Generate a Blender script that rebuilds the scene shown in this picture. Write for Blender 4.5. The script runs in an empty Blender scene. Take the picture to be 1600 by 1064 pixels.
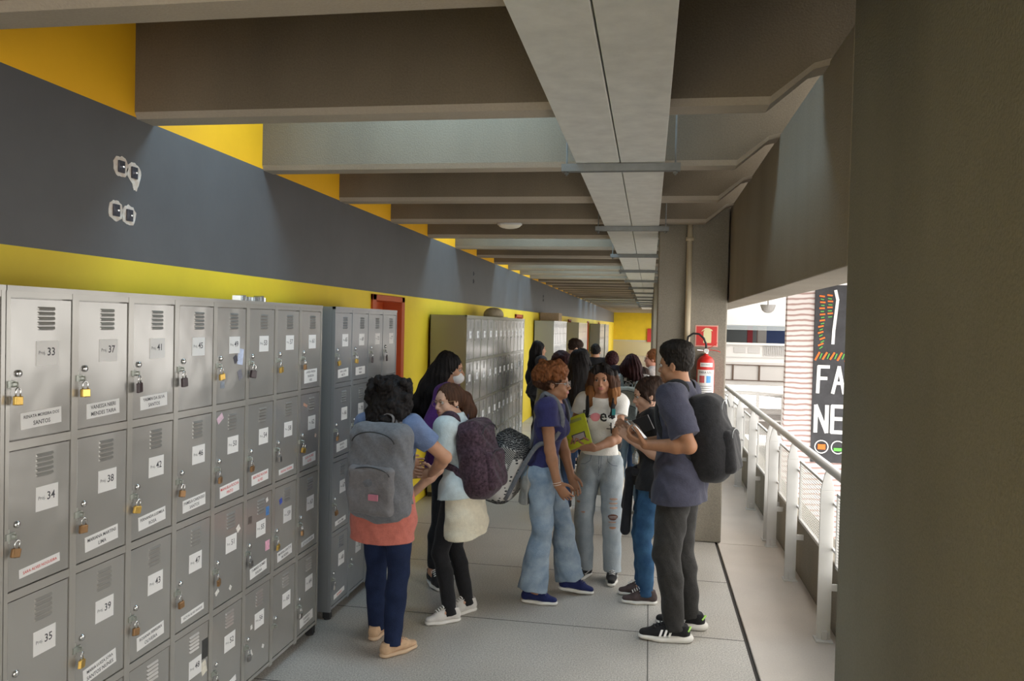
import bpy, bmesh, math, random
import numpy as np
from mathutils import Vector, Matrix
random.seed(7)
SC = bpy.context.scene
COL = SC.collection
R = math.radians

# ---------------------------------------------------------------- camera, world, exposure
EYE = 1.85
cam_d = bpy.data.cameras.new('camera')
cam = bpy.data.objects.new('camera', cam_d)
COL.objects.link(cam)
cam_d.sensor_width = 36.0
cam_d.lens = 36.0 * 1240.7 / 1600.0
yaw, pit, rol = .1716, .0209, .0233
fd = Vector((-math.sin(yaw) * math.cos(pit), math.cos(yaw) * math.cos(pit), -math.sin(pit))).normalized()
rt = Vector((math.cos(yaw), math.sin(yaw), 0))
up = rt.cross(fd)
rt2 = rt * math.cos(rol) + up * math.sin(rol)
up2 = -rt * math.sin(rol) + up * math.cos(rol)
cam.matrix_world = Matrix(((rt2.x, up2.x, -fd.x, 0), (rt2.y, up2.y, -fd.y, 0), (rt2.z, up2.z, -fd.z, EYE), (0, 0, 0, 1)))
cam_d.clip_end = 300
SC.camera = cam
SC.view_settings.view_transform = 'Standard'
SC.view_settings.look = 'None'
SC.view_settings.gamma = 1
SC.view_settings.use_curve_mapping = False
SC.view_settings.exposure = 0.16
SC.cycles.max_bounces = 8
SC.cycles.diffuse_bounces = 5
W = bpy.data.worlds.new('world'); SC.world = W; W.use_nodes = True
bg = W.node_tree.nodes['Background']
bg.inputs["Color"].default_value = (1.0, .965, .91, 1)
bg.inputs["Strength"].default_value = 3.5

# ---------------------------------------------------------------- materials
def nt(m): return m.node_tree
MATS = {}
def mat(name, col, rough=.6, metal=0, noise=.0, nscale=20, bump=0, bscale=60, spec=.5, col2=None, stretch=None, emit=None, trans=0, sheen=0):
    if name in MATS: return MATS[name]
    m = bpy.data.materials.new(name); m.use_nodes = True
    n = nt(m).nodes; l = nt(m).links
    b = n['Principled BSDF']
    b.inputs['Base Color'].default_value = (*col, 1)
    b.inputs['Roughness'].default_value = rough
    b.inputs['Metallic'].default_value = metal
    b.inputs['Specular IOR Level'].default_value = spec
    if sheen: b.inputs['Sheen Weight'].default_value = sheen
    if trans: b.inputs['Transmission Weight'].default_value = trans
    tc = n.new('ShaderNodeTexCoord'); src = tc.outputs['Object']
    if stretch:
        mp = n.new('ShaderNodeMapping'); mp.inputs['Scale'].default_value = stretch
        l.new(src, mp.inputs['Vector']); src = mp.outputs['Vector']
    if noise or col2:
        t = n.new('ShaderNodeTexNoise'); t.inputs['Scale'].default_value = nscale; t.inputs['Detail'].default_value = 6
        t.inputs['Roughness'].default_value = .6
        l.new(src, t.inputs['Vector'])
        r = n.new('ShaderNodeValToRGB')
        r.color_ramp.elements[0].position = .3; r.color_ramp.elements[1].position = .7
        c2 = col2 or tuple(min(1, c * (1 + noise)) for c in col)
        c1 = tuple(c * (1 - noise) for c in col) if not col2 else col
        r.color_ramp.elements[0].color = (*c1, 1); r.color_ramp.elements[1].color = (*c2, 1)
        l.new(t.outputs['Fac'], r.inputs['Fac']); l.new(r.outputs['Color'], b.inputs['Base Color'])
    if bump:
        t2 = n.new('ShaderNodeTexNoise'); t2.inputs['Scale'].default_value = bscale; t2.inputs['Detail'].default_value = 4
        l.new(src, t2.inputs['Vector'])
        bp = n.new('ShaderNodeBump'); bp.inputs['Strength'].default_value = bump; bp.inputs['Distance'].default_value = .01
        l.new(t2.outputs['Fac'], bp.inputs['Height']); l.new(bp.outputs['Normal'], b.inputs['Normal'])
    if emit:
        b.inputs['Emission Color'].default_value = (*emit[0], 1); b.inputs['Emission Strength'].default_value = emit[1]
    MATS[name] = m
    return m

def concrete(name, base, k=.25, joints=False):
    """cast concrete: large blotches, fine grain and pin holes"""
    m = bpy.data.materials.new(name); m.use_nodes = True
    n = nt(m).nodes; l = nt(m).links; b = n['Principled BSDF']
    b.inputs['Roughness'].default_value = .8
    tc = n.new('ShaderNodeTexCoord')
    a = n.new('ShaderNodeTexNoise'); a.inputs['Scale'].default_value = 1.3; a.inputs['Detail'].default_value = 8
    c = n.new('ShaderNodeTexNoise'); c.inputs['Scale'].default_value = 120; c.inputs['Detail'].default_value = 3
    mp = n.new('ShaderNodeMapping'); mp.inputs['Scale'].default_value = (1, 1, .35)
    l.new(tc.outputs['Object'], mp.inputs['Vector'])
    l.new(mp.outputs['Vector'], a.inputs['Vector']); l.new(tc.outputs['Object'], c.inputs['Vector'])
    mx = n.new('ShaderNodeMix'); mx.data_type = 'FLOAT'; mx.inputs[0].default_value = .3
    l.new(a.outputs['Fac'], mx.inputs[2]); l.new(c.outputs['Fac'], mx.inputs[3])
    r = n.new('ShaderNodeValToRGB'); r.color_ramp.elements[0].position = .35; r.color_ramp.elements[1].position = .66
    r.color_ramp.elements[0].color = (*[x * (1 - k) for x in base], 1); r.color_ramp.elements[1].color = (*[x * (1 + k) for x in base], 1)
    l.new(mx.outputs[0], r.inputs['Fac']); l.new(r.outputs['Color'], b.inputs['Base Color'])
    bp = n.new('ShaderNodeBump'); bp.inputs['Strength'].default_value = .25; bp.inputs['Distance'].default_value = .01
    l.new(c.outputs['Fac'], bp.inputs['Height']); l.new(bp.outputs['Normal'], b.inputs['Normal'])
    MATS[name] = m
    return m

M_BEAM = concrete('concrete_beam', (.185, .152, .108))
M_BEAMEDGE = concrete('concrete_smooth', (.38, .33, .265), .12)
M_COL = concrete('concrete_column', (.27, .245, .20), .32)
M_STRIP = concrete('concrete_walk', (.60, .55, .50), .12)
M_WHITEC = concrete('white_concrete', (.60, .585, .57), .05)
M_YEL = mat('yellow_paint', (.86, .64, .030), .55, noise=.05, nscale=2, bump=.05, bscale=40)
M_YELWARM = mat('warm_lit_yellow_paint', (.93, .49, .012), .55, noise=.05, nscale=2)  # same yellow as the lower wall, with warmer light put into its colour
M_BAND = mat('slate_grey_paint', (.112, .112, .115), .5, noise=.07, nscale=3, bump=.05, bscale=30)
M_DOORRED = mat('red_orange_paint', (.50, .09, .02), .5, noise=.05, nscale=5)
M_DOORLIT = mat('lit_red_orange_paint', (.80, .27, .07), .5)  # the red door paint where light falls on it, brightness put into the colour
M_GALV = mat('galvanised_sheet', (.74, .745, .71), .42, metal=.2, noise=.10, nscale=9, bump=.04, bscale=15)
M_STEELDK = mat('dull_steel', (.22, .23, .23), .5, metal=.6, noise=.1)
M_WHITE = mat('white_enamel', (.60, .60, .59), .35, noise=.03, nscale=10)
M_CHROME = mat('chrome', (.75, .75, .75), .18, metal=1)
M_BRASS = mat('brass', (.70, .46, .12), .3, metal=.8, noise=.12, nscale=60)
M_BRASSDK = mat('bronzed_brass', (.33, .19, .09), .38, metal=.7, noise=.12, nscale=60)
M_BLACK = mat('black_plastic', (.02, .02, .022), .5)
M_PAPER = mat('paper_white', (.82, .81, .80), .6)
M_INK = mat('ink_grey', (.07, .07, .08), .7)
M_INKRED = mat('ink_red', (.65, .06, .06), .7)
M_DARKGAP = mat('dark_joint', (.05, .045, .04), .9)
M_RED = mat('signal_red', (.62, .03, .025), .35)
M_CREAM = mat('photoluminescent_cream', (.80, .74, .42), .6)

def floor_mat():
    m = bpy.data.materials.new('terrazzo'); m.use_nodes = True
    n = nt(m).nodes; l = nt(m).links; b = n['Principled BSDF']
    tc = n.new('ShaderNodeTexCoord')
    a = n.new('ShaderNodeTexNoise'); a.inputs['Scale'].default_value = 120; a.inputs['Detail'].default_value = 2
    c = n.new('ShaderNodeTexNoise'); c.inputs['Scale'].default_value = .9; c.inputs['Detail'].default_value = 6
    l.new(tc.outputs['Object'], a.inputs['Vector']); l.new(tc.outputs['Object'], c.inputs['Vector'])
    r = n.new('ShaderNodeValToRGB'); e = r.color_ramp.elements
    e[0].position = .36; e[0].color = (.36, .34, .31, 1); e[1].position = .62; e[1].color = (.62, .59, .545, 1)
    l.new(a.outputs['Fac'], r.inputs['Fac'])
    r2 = n.new('ShaderNodeValToRGB'); r2.color_ramp.elements[0].position = .3; r2.color_ramp.elements[1].position = .7
    r2.color_ramp.elements[0].color = (.74, .74, .73, 1); r2.color_ramp.elements[1].color = (1, 1, 1, 1)
    l.new(c.outputs['Fac'], r2.inputs['Fac'])
    mx = n.new('ShaderNodeMix'); mx.data_type = 'RGBA'; mx.blend_type = 'MULTIPLY'; mx.inputs[0].default_value = 1
    l.new(r.outputs['Color'], mx.inputs[6]); l.new(r2.outputs['Color'], mx.inputs[7])
    l.new(mx.outputs[2], b.inputs['Base Color'])
    b.inputs['Roughness'].default_value = .38
    b.inputs['Specular IOR Level'].default_value = .45
    return m
M_FLOOR = floor_mat()

def locker_mat(name, base, rough=.3, dent=.35):
    """thin sheet steel in grey gloss enamel; shallow dents bend its reflections"""
    m = bpy.data.materials.new(name); m.use_nodes = True
    n = nt(m).nodes; l = nt(m).links; b = n['Principled BSDF']
    b.inputs['Base Color'].default_value = (*base, 1)
    b.inputs['Metallic'].default_value = .3
    b.inputs['Roughness'].default_value = rough
    b.inputs['Specular IOR Level'].default_value = .7; b.inputs['Coat Weight'].default_value = .6; b.inputs['Coat Roughness'].default_value = .12
    tc = n.new('ShaderNodeTexCoord')
    a = n.new('ShaderNodeTexNoise'); a.inputs['Scale'].default_value = 4.5; a.inputs['Detail'].default_value = 1.5
    l.new(tc.outputs['Object'], a.inputs['Vector'])
    bp = n.new('ShaderNodeBump'); bp.inputs['Strength'].default_value = dent; bp.inputs['Distance'].default_value = .02
    l.new(a.outputs['Fac'], bp.inputs['Height'])
    l.new(bp.outputs['Normal'], b.inputs['Normal'])
    MATS[name] = m
    return m
M_LOCK = locker_mat('grey_locker_enamel', (.36, .35, .33), .24, .5)
M_LOCKF = locker_mat('grey_frame_enamel', (.38, .365, .335), .3, .25)
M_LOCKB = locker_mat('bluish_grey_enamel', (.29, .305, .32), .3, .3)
M_LOCKO = locker_mat('olive_grey_enamel', (.27, .265, .20), .4, .1)

# ---------------------------------------------------------------- mesh helpers
class MB:
    def __init__(s): s.v = []; s.f = []; s.m = []
    def quad(s, pts, mi=0):
        b = len(s.v); s.v += [tuple(p) for p in pts]; s.f.append(tuple(range(b, b + len(pts)))); s.m.append(mi)
    def box(s, x0, x1, y0, y1, z0, z1, mi=0, rot=None, c=None):
        P = [(x0, y0, z0), (x1, y0, z0), (x1, y1, z0), (x0, y1, z0), (x0, y0, z1), (x1, y0, z1), (x1, y1, z1), (x0, y1, z1)]
        if rot is not None:
            cc = Vector(c or ((x0 + x1) / 2, (y0 + y1) / 2, (z0 + z1) / 2))
            P = [tuple(rot @ (Vector(p) - cc) + cc) for p in P]
        b = len(s.v); s.v += P
        for f in ((0, 3, 2, 1), (4, 5, 6, 7), (0, 1, 5, 4), (1, 2, 6, 5), (2, 3, 7, 6), (3, 0, 4, 7)):
            s.f.append(tuple(b + i for i in f)); s.m.append(mi)
    def prism(s, poly, axis, a0, a1, mi=0):
        """poly: 2-D outline (ccw), extruded along axis 0/1/2 from a0 to a1"""
        def P(u, w, a):
            return {0: (a, u, w), 1: (u, a, w), 2: (u, w, a)}[axis]
        n = len(poly); b = len(s.v)
        s.v += [P(u, w, a0) for u, w in poly] + [P(u, w, a1) for u, w in poly]
        s.f.append(tuple(b + i for i in range(n))[::-1]); s.f.append(tuple(b + n + i for i in range(n))); s.m += [mi, mi]
        for i in range(n):
            j = (i + 1) % n
            s.f.append((b + i, b + j, b + n + j, b + n + i)); s.m.append(mi)
    def lathe(s, prof, p=(0, 0, 0), ax=(0, 0, 1), n=20, mi=0, cap=True):
        ax = Vector(ax).normalized(); u = ax.orthogonal().normalized(); w = ax.cross(u); p = Vector(p)
        b = len(s.v)
        for r, h in prof:
            for i in range(n):
                a = 2 * math.pi * i / n
                s.v.append(tuple(p + ax * h + (u * math.cos(a) + w * math.sin(a)) * r))
        for k in range(len(prof) - 1):
            for i in range(n):
                j = (i + 1) % n
                s.f.append((b + k * n + i, b + k * n + j, b + (k + 1) * n + j, b + (k + 1) * n + i)); s.m.append(mi)
        if cap:
            s.f.append(tuple(b + i for i in range(n))[::-1]); s.f.append(tuple(b + (len(prof) - 1) * n + i for i in range(n))); s.m += [mi, mi]
    def cyl(s, p, q, r, n=14, mi=0, r2=None):
        p = Vector(p); q = Vector(q); d = q - p
        s.lathe([(r, 0), (r if r2 is None else r2, d.length)], p, d, n, mi)
    def tube(s, pts, r, n=8, mi=0, closed=False, flat=None, wdir=None):
        """swept tube; flat=(w,t) sweeps a flat strap with width along wdir"""
        P = [Vector(p) for p in pts]; N = len(P); b = len(s.v); u = None
        for k in range(N):
            if closed: t = (P[(k + 1) % N] - P[k - 1]).normalized()
            else: t = (P[min(k + 1, N - 1)] - P[max(k - 1, 0)]).normalized()
            if wdir is not None:
                wd = Vector(wdir[k] if not isinstance(wdir[0], (int, float)) else wdir)
                u = (wd - t * wd.dot(t)).normalized()
            elif u is None: u = t.orthogonal().normalized()
            else: u = (u - t * u.dot(t)).normalized()
            w = t.cross(u)
            rr = r[k] if isinstance(r, (list, tuple)) else r
            for i in range(n):
                a = 2 * math.pi * i / n
                if flat:
                    ca, sa = math.cos(a), math.sin(a)
                    e = lambda x: math.copysign(abs(x) ** .5, x)
                    s.v.append(tuple(P[k] + u * e(ca) * flat[0] / 2 + w * e(sa) * flat[1] / 2))
                else:
                    s.v.append(tuple(P[k] + (u * math.cos(a) + w * math.sin(a)) * rr))
        for k in range(N if closed else N - 1):
            k2 = (k + 1) % N
            for i in range(n):
                j = (i + 1) % n
                s.f.append((b + k * n + i, b + k * n + j, b + k2 * n + j, b + k2 * n + i)); s.m.append(mi)
        if not closed:
            s.f.append(tuple(b + i for i in range(n))[::-1]); s.f.append(tuple(b + (N - 1) * n + i for i in range(n))); s.m += [mi, mi]
    def raw(s, V, F, mi=0):
        b = len(s.v); s.v += [tuple(v) for v in V]; s.f += [tuple(b + i for i in f) for f in F]; s.m += [mi] * len(F)
    def build(s, name, mats, parent=None, smooth=False, bevel=0, loc=None, seg=2, angle=40):
        me = bpy.data.meshes.new(name)
        me.from_pydata(s.v, [], s.f)
        if not isinstance(mats, (list, tuple)): mats = [mats]
        for mm in mats: me.materials.append(mm)
        me.polygons.foreach_set('material_index', s.m)
        bm = bmesh.new(); bm.from_mesh(me); bmesh.ops.recalc_face_normals(bm, faces=bm.faces); bm.to_mesh(me); bm.free()
        if smooth: me.polygons.foreach_set('use_smooth', [True] * len(me.polygons))
        o = bpy.data.objects.new(name, me); COL.objects.link(o)
        if parent: o.parent = parent
        if loc is not None: o.location = loc
        if bevel:
            md = o.modifiers.new('bevel', 'BEVEL'); md.width = bevel; md.segments = seg; md.limit_method = 'ANGLE'; md.angle_limit = R(angle)
        return o

def tag(o, label=None, cat=None, group=None, kind=None):
    if label: o['label'] = label
    if cat: o['category'] = cat
    if group: o['group'] = group
    if kind: o['kind'] = kind
    return o
def struct(o): o['kind'] = 'structure'; return o
def empty(name, loc, rz=0, label=None, cat=None, group=None):
    o = bpy.data.objects.new(name, None); COL.objects.link(o); o.location = loc; o.rotation_euler = (0, 0, rz)
    o.empty_display_size = .1
    return tag(o, label, cat, group)
def copy_tree(o, parent=None):
    c = o.copy(); COL.objects.link(c)
    if parent: c.parent = parent
    for ch in list(o.children): copy_tree(ch, c)
    return c

_TXT = {}
def text_geo(s, size=1.0, align='CENTER', bold=0.0):
    k = (s, align, bold)
    if k not in _TXT:
        cu = bpy.data.curves.new('t', 'FONT'); cu.body = s; cu.size = 1; cu.align_x = align; cu.align_y = 'CENTER'; cu.resolution_u = 2; cu.offset = bold
        cu.space_line = .9
        o = bpy.data.objects.new('t', cu); COL.objects.link(o)
        dg = bpy.context.evaluated_depsgraph_get(); me = o.evaluated_get(dg).to_mesh()
        _TXT[k] = ([tuple(v.co) for v in me.vertices], [tuple(p.vertices) for p in me.polygons])
        o.evaluated_get(dg).to_mesh_clear()
        bpy.data.objects.remove(o); bpy.data.curves.remove(cu)
    V, F = _TXT[k]
    return [(v[0] * size, v[1] * size) for v in V], F
def add_text(mb, s, size, origin, ux, uy, mi=0, align='CENTER', bold=0.0):
    V, F = text_geo(s, size, align, bold)
    o = Vector(origin); ux = Vector(ux); uy = Vector(uy)
    mb.raw([tuple(o + ux * a + uy * b) for a, b in V], F, mi)

# ---------------------------------------------------------------- the setting
XW = -2.31                 # painted wall
Y0, Y1 = -5.0, 53.0
XE = .66                   # inner face of the edge beam
ZB = 2.735                 # underside of the cross beams
f = MB(); f.box(XW - .2, .60, Y0, Y1, -.3, 0)
fl = struct(f.build('floor', M_FLOOR))
# thin saw-cut joints, real grooves filled dark
g = MB()
yj = 4.85 - 1.09 * 8
while yj < Y1:
    if yj > Y0: g.box(XW, .60, yj - .0035, yj + .0035, -.004, .0008)
    yj += 1.09
g.box(.032, .039, Y0, Y1, -.004, .0009)
struct(g.build('trim_1', mat('joint_filler', (.12, .115, .105), .8)))
g = MB(); g.box(.60, .625, Y0, Y1, -.3, -.015)
struct(g.build('trim_2', M_DARKGAP))
s_ = MB()
for a, b_ in ((Y0, -1.2), (-1.19, 2.9), (2.91, 7.02), (7.03, 11.1), (11.11, 15.2), (15.21, 19.3), (19.31, Y1)):
    s_.box(.625, 1.16, a, b_, -.3, .0)
struct(s_.build('floor_walkway', M_STRIP, bevel=.006))
p_ = MB(); p_.box(1.16, 1.30, Y0, Y1, -.6, .42)
struct(p_.build('wall_parapet', M_COL, bevel=.01))

# left wall in painted zones
w = MB()
def wallq(y0, y1, z0, z1, mi): w.quad([(XW, y0, z0), (XW, y0, z1), (XW, y1, z1), (XW, y1, z0)], mi)
ZB0, ZB1 = 2.095, 2.742
doors = [(6.36, 7.24, 2.075), (13.55, 14.35, 2.02), (22.6, 23.4, 2.02), (29.5, 30.3, 2.02), (36, 36.8, 2.02)]
ys = [Y0] + [v for d in doors for v in d[:2]] + [Y1]
for i in range(0, len(ys), 2): wallq(ys[i], ys[i + 1], 0, ZB0, 0)
for a, b_, h in doors: wallq(a, b_, h, ZB0, 0)
wallq(Y0, 26.1, ZB0, ZB1, 1); wallq(26.13, Y1, ZB0, ZB1, 1); wallq(26.1, 26.13, ZB0, ZB1, 3)
wallq(Y0, Y1, ZB1, 3.7, 2)
w.box(XW - .2, XW - .01, Y0, Y1, 2.09, 3.7, 0)
struct(w.build('wall_left', [M_YEL, M_BAND, M_YELWARM, M_DARKGAP]))
for i, (a, b_, h) in enumerate(doors):
    d = MB()
    d.box(XW - .18, XW + .02, a, a + .09, 0, h, 0); d.box(XW - .18, XW + .02, b_ - .09, b_, 0, h, 0); d.box(XW - .18, XW + .02, a, b_, h - .05, h, 0)
    fr = struct(d.build('door_%d' % (i + 1), M_DOORRED, bevel=.004))
    d = MB(); d.box(XW - .16, XW - .12, a + .09, a + .45, 0, h - .05, 0); d.build('door_leaf', M_DOORLIT, fr)
    d = MB(); d.box(XW - .19, XW - .17, a + .45, b_ - .09, 0, h - .05, 0); d.build('door_panel', M_DOORRED, fr)
    d = MB(); d.cyl((XW - .12, a + .41, 1.0), (XW - .07, a + .41, 1.0), .012); d.cyl((XW - .075, a + .41, 1.0), (XW - .075, a + .31, 1.0), .01); d.build('door_handle', M_CHROME, fr)

# end wall far away: yellow above, pale below, with a red board
w = MB(); w.box(XW - .2, 1.3, 51.5, 51.8, 1.0, 3.7, 0); w.box(XW - .2, 1.3, 51.5, 51.8, -.3, 1.0, 1); w.box(XW, 1.3, 51.44, 51.5, .93, 1.0, 2)
struct(w.build('wall_end', [M_YEL, mat('pale_dado', (.62, .56, .36), .5), M_WHITEC]))

# ceiling slab and cross beams
c = MB(); c.box(XW - .2, 1.3, Y0, Y1, 3.55, 3.85)
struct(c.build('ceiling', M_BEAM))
NB = 46
sky_bays = (0, 4, 8, 9)       # bays that have a glazed roof light over them
def beam_mesh():
    b = MB()
    # web with haunch at the right end, chamfered lower edges in paler, smoother concrete
    t = .155
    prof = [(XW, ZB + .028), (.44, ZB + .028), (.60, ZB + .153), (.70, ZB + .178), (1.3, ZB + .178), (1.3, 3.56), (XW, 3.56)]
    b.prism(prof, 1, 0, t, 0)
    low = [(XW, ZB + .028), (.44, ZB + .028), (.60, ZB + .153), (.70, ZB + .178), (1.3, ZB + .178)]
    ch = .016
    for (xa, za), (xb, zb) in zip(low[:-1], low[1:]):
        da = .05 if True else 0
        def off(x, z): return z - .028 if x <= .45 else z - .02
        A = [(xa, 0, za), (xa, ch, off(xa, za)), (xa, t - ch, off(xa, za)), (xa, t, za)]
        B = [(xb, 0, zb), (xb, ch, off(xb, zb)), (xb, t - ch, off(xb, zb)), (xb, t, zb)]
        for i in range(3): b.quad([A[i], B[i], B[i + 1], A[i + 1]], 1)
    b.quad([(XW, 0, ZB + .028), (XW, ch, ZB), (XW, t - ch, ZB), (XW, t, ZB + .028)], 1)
    return b
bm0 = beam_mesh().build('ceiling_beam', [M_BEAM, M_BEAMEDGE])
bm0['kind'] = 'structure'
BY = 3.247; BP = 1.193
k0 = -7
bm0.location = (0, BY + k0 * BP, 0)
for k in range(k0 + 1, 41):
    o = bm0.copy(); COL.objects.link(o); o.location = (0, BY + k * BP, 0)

# edge beam running along the open side, supported by the columns
b = MB(); b.box(XE, .90, 2.885, Y1, 2.075, 2.90)
b.box(XE, .90, Y0, -1.0, 2.075, 2.90)
struct(b.build('wall_edge_beam', concrete('concrete_edge_beam', (.27, .238, .19), .2), bevel=.006))
# big foreground pier
b = MB(); b.box(XE, 1.45, .6, 2.885, -.3, 3.6)
struct(b.build('wall_pier', concrete('concrete_pier', (.215, .205, .168), .2), bevel=.01))
# row of columns
for i, y in enumerate((7.03, 15.3, 23.6, 31.9, 40.2)):
    b = MB()
    b.box(.30, .65, y, y + .55, 0 if i else 0, 3.56)
    b.box(.06, .298, y + .03, y + .52, 0, 3.56)
    o = b.build('column', M_COL, bevel=.012); o['kind'] = 'structure'
    pp = MB(); pp.cyl((.318, y - .025, 0), (.318, y - .025, 3.5), .024, 16)
    for z in (.5, 1.6, 2.6): pp.box(.285, .351, y - .052, y, z, z + .03)
    tag(pp.build('drain_pipe', mat('cream_pipe_paint', (.58, .50, .36), .5), smooth=True), 'cream painted drain pipe running up the nearest column' if i == 0 else 'cream painted drain pipe on a far column', 'pipe', None if i == 0 else 'drain pipes on the far columns')

# roof lights: glazed openings above a few bays
M_GLOW = mat('roof_light_pane', (.8, .85, .9), .5, emit=((.55, .80, 1.0), 12.0))
for i, k in enumerate((1, 5, 8, 9, 10, 20, 22, 24, 26)):
    ya = BY + (k - 1) * BP + .155
    s_ = MB(); s_.box(-1.9, -.55, ya + .25, ya + .75, 3.52, 3.549)
    struct(s_.build('window_%d' % (i + 1), M_GLOW))

# ---------------------------------------------------------------- atrium beyond the railing
b = MB(); b.box(1.3, 30, Y0, 45, -4.6, -4.3)
struct(b.build('floor_atrium', M_WHITEC))
def brick_mat():
    m = bpy.data.materials.new('striped_brick'); m.use_nodes = True
    n = nt(m).nodes; l = nt(m).links; b = n['Principled BSDF']; b.inputs['Roughness'].default_value = .8
    tc = n.new('ShaderNodeTexCoord'); sp = n.new('ShaderNodeSeparateXYZ'); l.new(tc.outputs['Object'], sp.inputs[0])
    nz = n.new('ShaderNodeTexNoise'); nz.inputs['Scale'].default_value = 2.2; nz.inputs['Detail'].default_value = 3
    l.new(tc.outputs['Object'], nz.inputs['Vector'])
    m1 = n.new('ShaderNodeMath'); m1.operation = 'MULTIPLY_ADD'; m1.inputs[1].default_value = .10; l.new(nz.outputs['Fac'], m1.inputs[0]); l.new(sp.outputs['Z'], m1.inputs[2])
    m2 = n.new('ShaderNodeMath'); m2.operation = 'MULTIPLY'; m2.inputs[1].default_value = 62; l.new(m1.outputs[0], m2.inputs[0])
    m3 = n.new('ShaderNodeMath'); m3.operation = 'SINE'; l.new(m2.outputs[0], m3.inputs[0])
    r = n.new('ShaderNodeValToRGB'); e = r.color_ramp.elements
    e[0].position = .15; e[0].color = (.36, .24, .22, 1); e[1].position = .42; e[1].color = (.66, .61, .60, 1)
    m4 = n.new('ShaderNodeMath'); m4.operation = 'MULTIPLY_ADD'; m4.inputs[1].default_value = .5; m4.inputs[2].default_value = .5; l.new(m3.outputs[0], m4.inputs[0])
    l.new(m4.outputs[0], r.inputs['Fac']); l.new(r.outputs['Color'], b.inputs['Base Color'])
    return m
YT = 16.0
b = MB(); b.box(2.60, 6.2, YT, YT + .2, -4.4, 2.74)
struct(b.build('wall_tower', brick_mat()))
# chalkboard mural on the tower
b = MB(); b.box(3.10, 5.4, YT - .05, YT - .001, -.66, 2.73)
mural = b.build('mural', mat('chalkboard_black', (.035, .035, .04), .7, noise=.3, nscale=5))
tag(mural, 'black painted mural with white chalk lettering on the striped tower', 'mural')
_yo = [0]
def stroke(mb, pts, wdt, y=YT - .058, mi=0):
    for (a, b1), (c1, d1) in zip(pts[:-1], pts[1:]):
        _yo[0] += 1; yy = y - .0012 * (_yo[0] % 9)
        t = Vector((c1 - a, 0, d1 - b1)); L = t.length; t.normalize(); nn = Vector((-t.z, 0, t.x)) * wdt / 2
        e = t * wdt * .3
        A_ = Vector((a, yy, b1)) - e; B = Vector((c1, yy, d1)) + e
        P = [A_ - nn, B - nn, B + nn, A_ + nn]
        q = len(mb.v); mb.v += [tuple(p) for p in P] + [tuple(p + Vector((0, .006, 0))) for p in P]
        for f_ in ((0, 1, 2, 3), (7, 6, 5, 4), (0, 4, 5, 1), (1, 5, 6, 2), (2, 6, 7, 3), (3, 7, 4, 0)): mb.f.append(tuple(q + i for i in f_)); mb.m.append(mi)
M_CHALK = mat('chalk_white', (.85, .85, .85), .8); M_CHO = mat('chalk_orange', (.75, .17, .03), .8); M_CHG = mat('chalk_green', (.12, .42, .08), .8)
def letters(word, x, z0, z1, wd, gap, sw):
    H_ = z1 - z0
    G = {'F': [[(0, 0), (.05, 1), (.95, 1)], [(0.02, .55), (.75, .55)]], 'A': [[(0, 0), (.5, 1), (1, 0)], [(.2, .38), (.8, .38)]],
         'L': [[(0, 1), (0, 0), (.8, 0)]], 'N': [[(0, 0), (0, 1), (1, 0), (1, 1)]], 'E': [[(.9, 1), (0, 1), (0, 0), (.9, 0)], [(0, .52), (.8, .52)]]}
    for ch in word:
        L = MB()
        for st in G[ch]: stroke(L, [(x + u * wd, z0 + v * H_) for u, v in st], sw)
        L.build('chalk_letter', M_CHALK, mural)
        x += wd + gap
letters('FAL', 3.19, .68, 1.17, .20, .075, .062)
letters('NE', 3.17, -.07, .42, .20, .10, .07)
for pts, sw in (([(3.46, 2.62), (3.50, 2.45), (3.45, 1.9), (3.44, 1.62)], .055), ([(3.76, 2.70), (3.80, 2.5), (3.74, 1.9), (3.76, 1.60)], .065)):
    L = MB(); stroke(L, pts, sw); L.build('chalk_outline', M_CHALK, mural)
for cx in (3.29, 3.59):
    L = MB(); stroke(L, [(cx + .12 * math.cos(a), -.36 + .12 * math.sin(a)) for a in np.linspace(0, 2 * math.pi, 19)], .018); L.build('chalk_ring', M_CHALK, mural)
rr = random.Random(3)
def mark(pts, w_, m): L = MB(); stroke(L, pts, w_); L.build('chalk_mark', m, mural)
for j in range(9):
    z = 2.52 - j * .118; tl = -.01 + j * .006
    x = 3.17 + rr.random() * .04; mark([(x, z), (x + .08, z + tl)], .030, M_CHO); mark([(x + .02, z - .06), (x + .07, z - .06 + tl)], .018, M_CHG)
    if j < 4:
        x += .14; mark([(x, z + .02), (x + .08, z + .02 + tl)], .028, M_CHO); mark([(x + .01, z - .045), (x + .07, z - .045 + tl)], .018, M_CHG)
for j in range(5):
    x = 3.13 + j * .135
    mark([(x, 1.30 + .02 * math.sin(j)), (x + .07, 1.44)], .034, M_CHO); mark([(x + .08, 1.33), (x + .115, 1.42)], .02, M_CHG)
for (x0, x1, z0, z1, m) in ((3.22, 3.36, -.41, -.31, M_CHO), (3.51, 3.67, -.43, -.37, M_CHG)):
    L = MB(); L.box(x0, x1, YT - .075, YT - .062, z0, z1); L.build('chalk_mark', m, mural)

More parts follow.
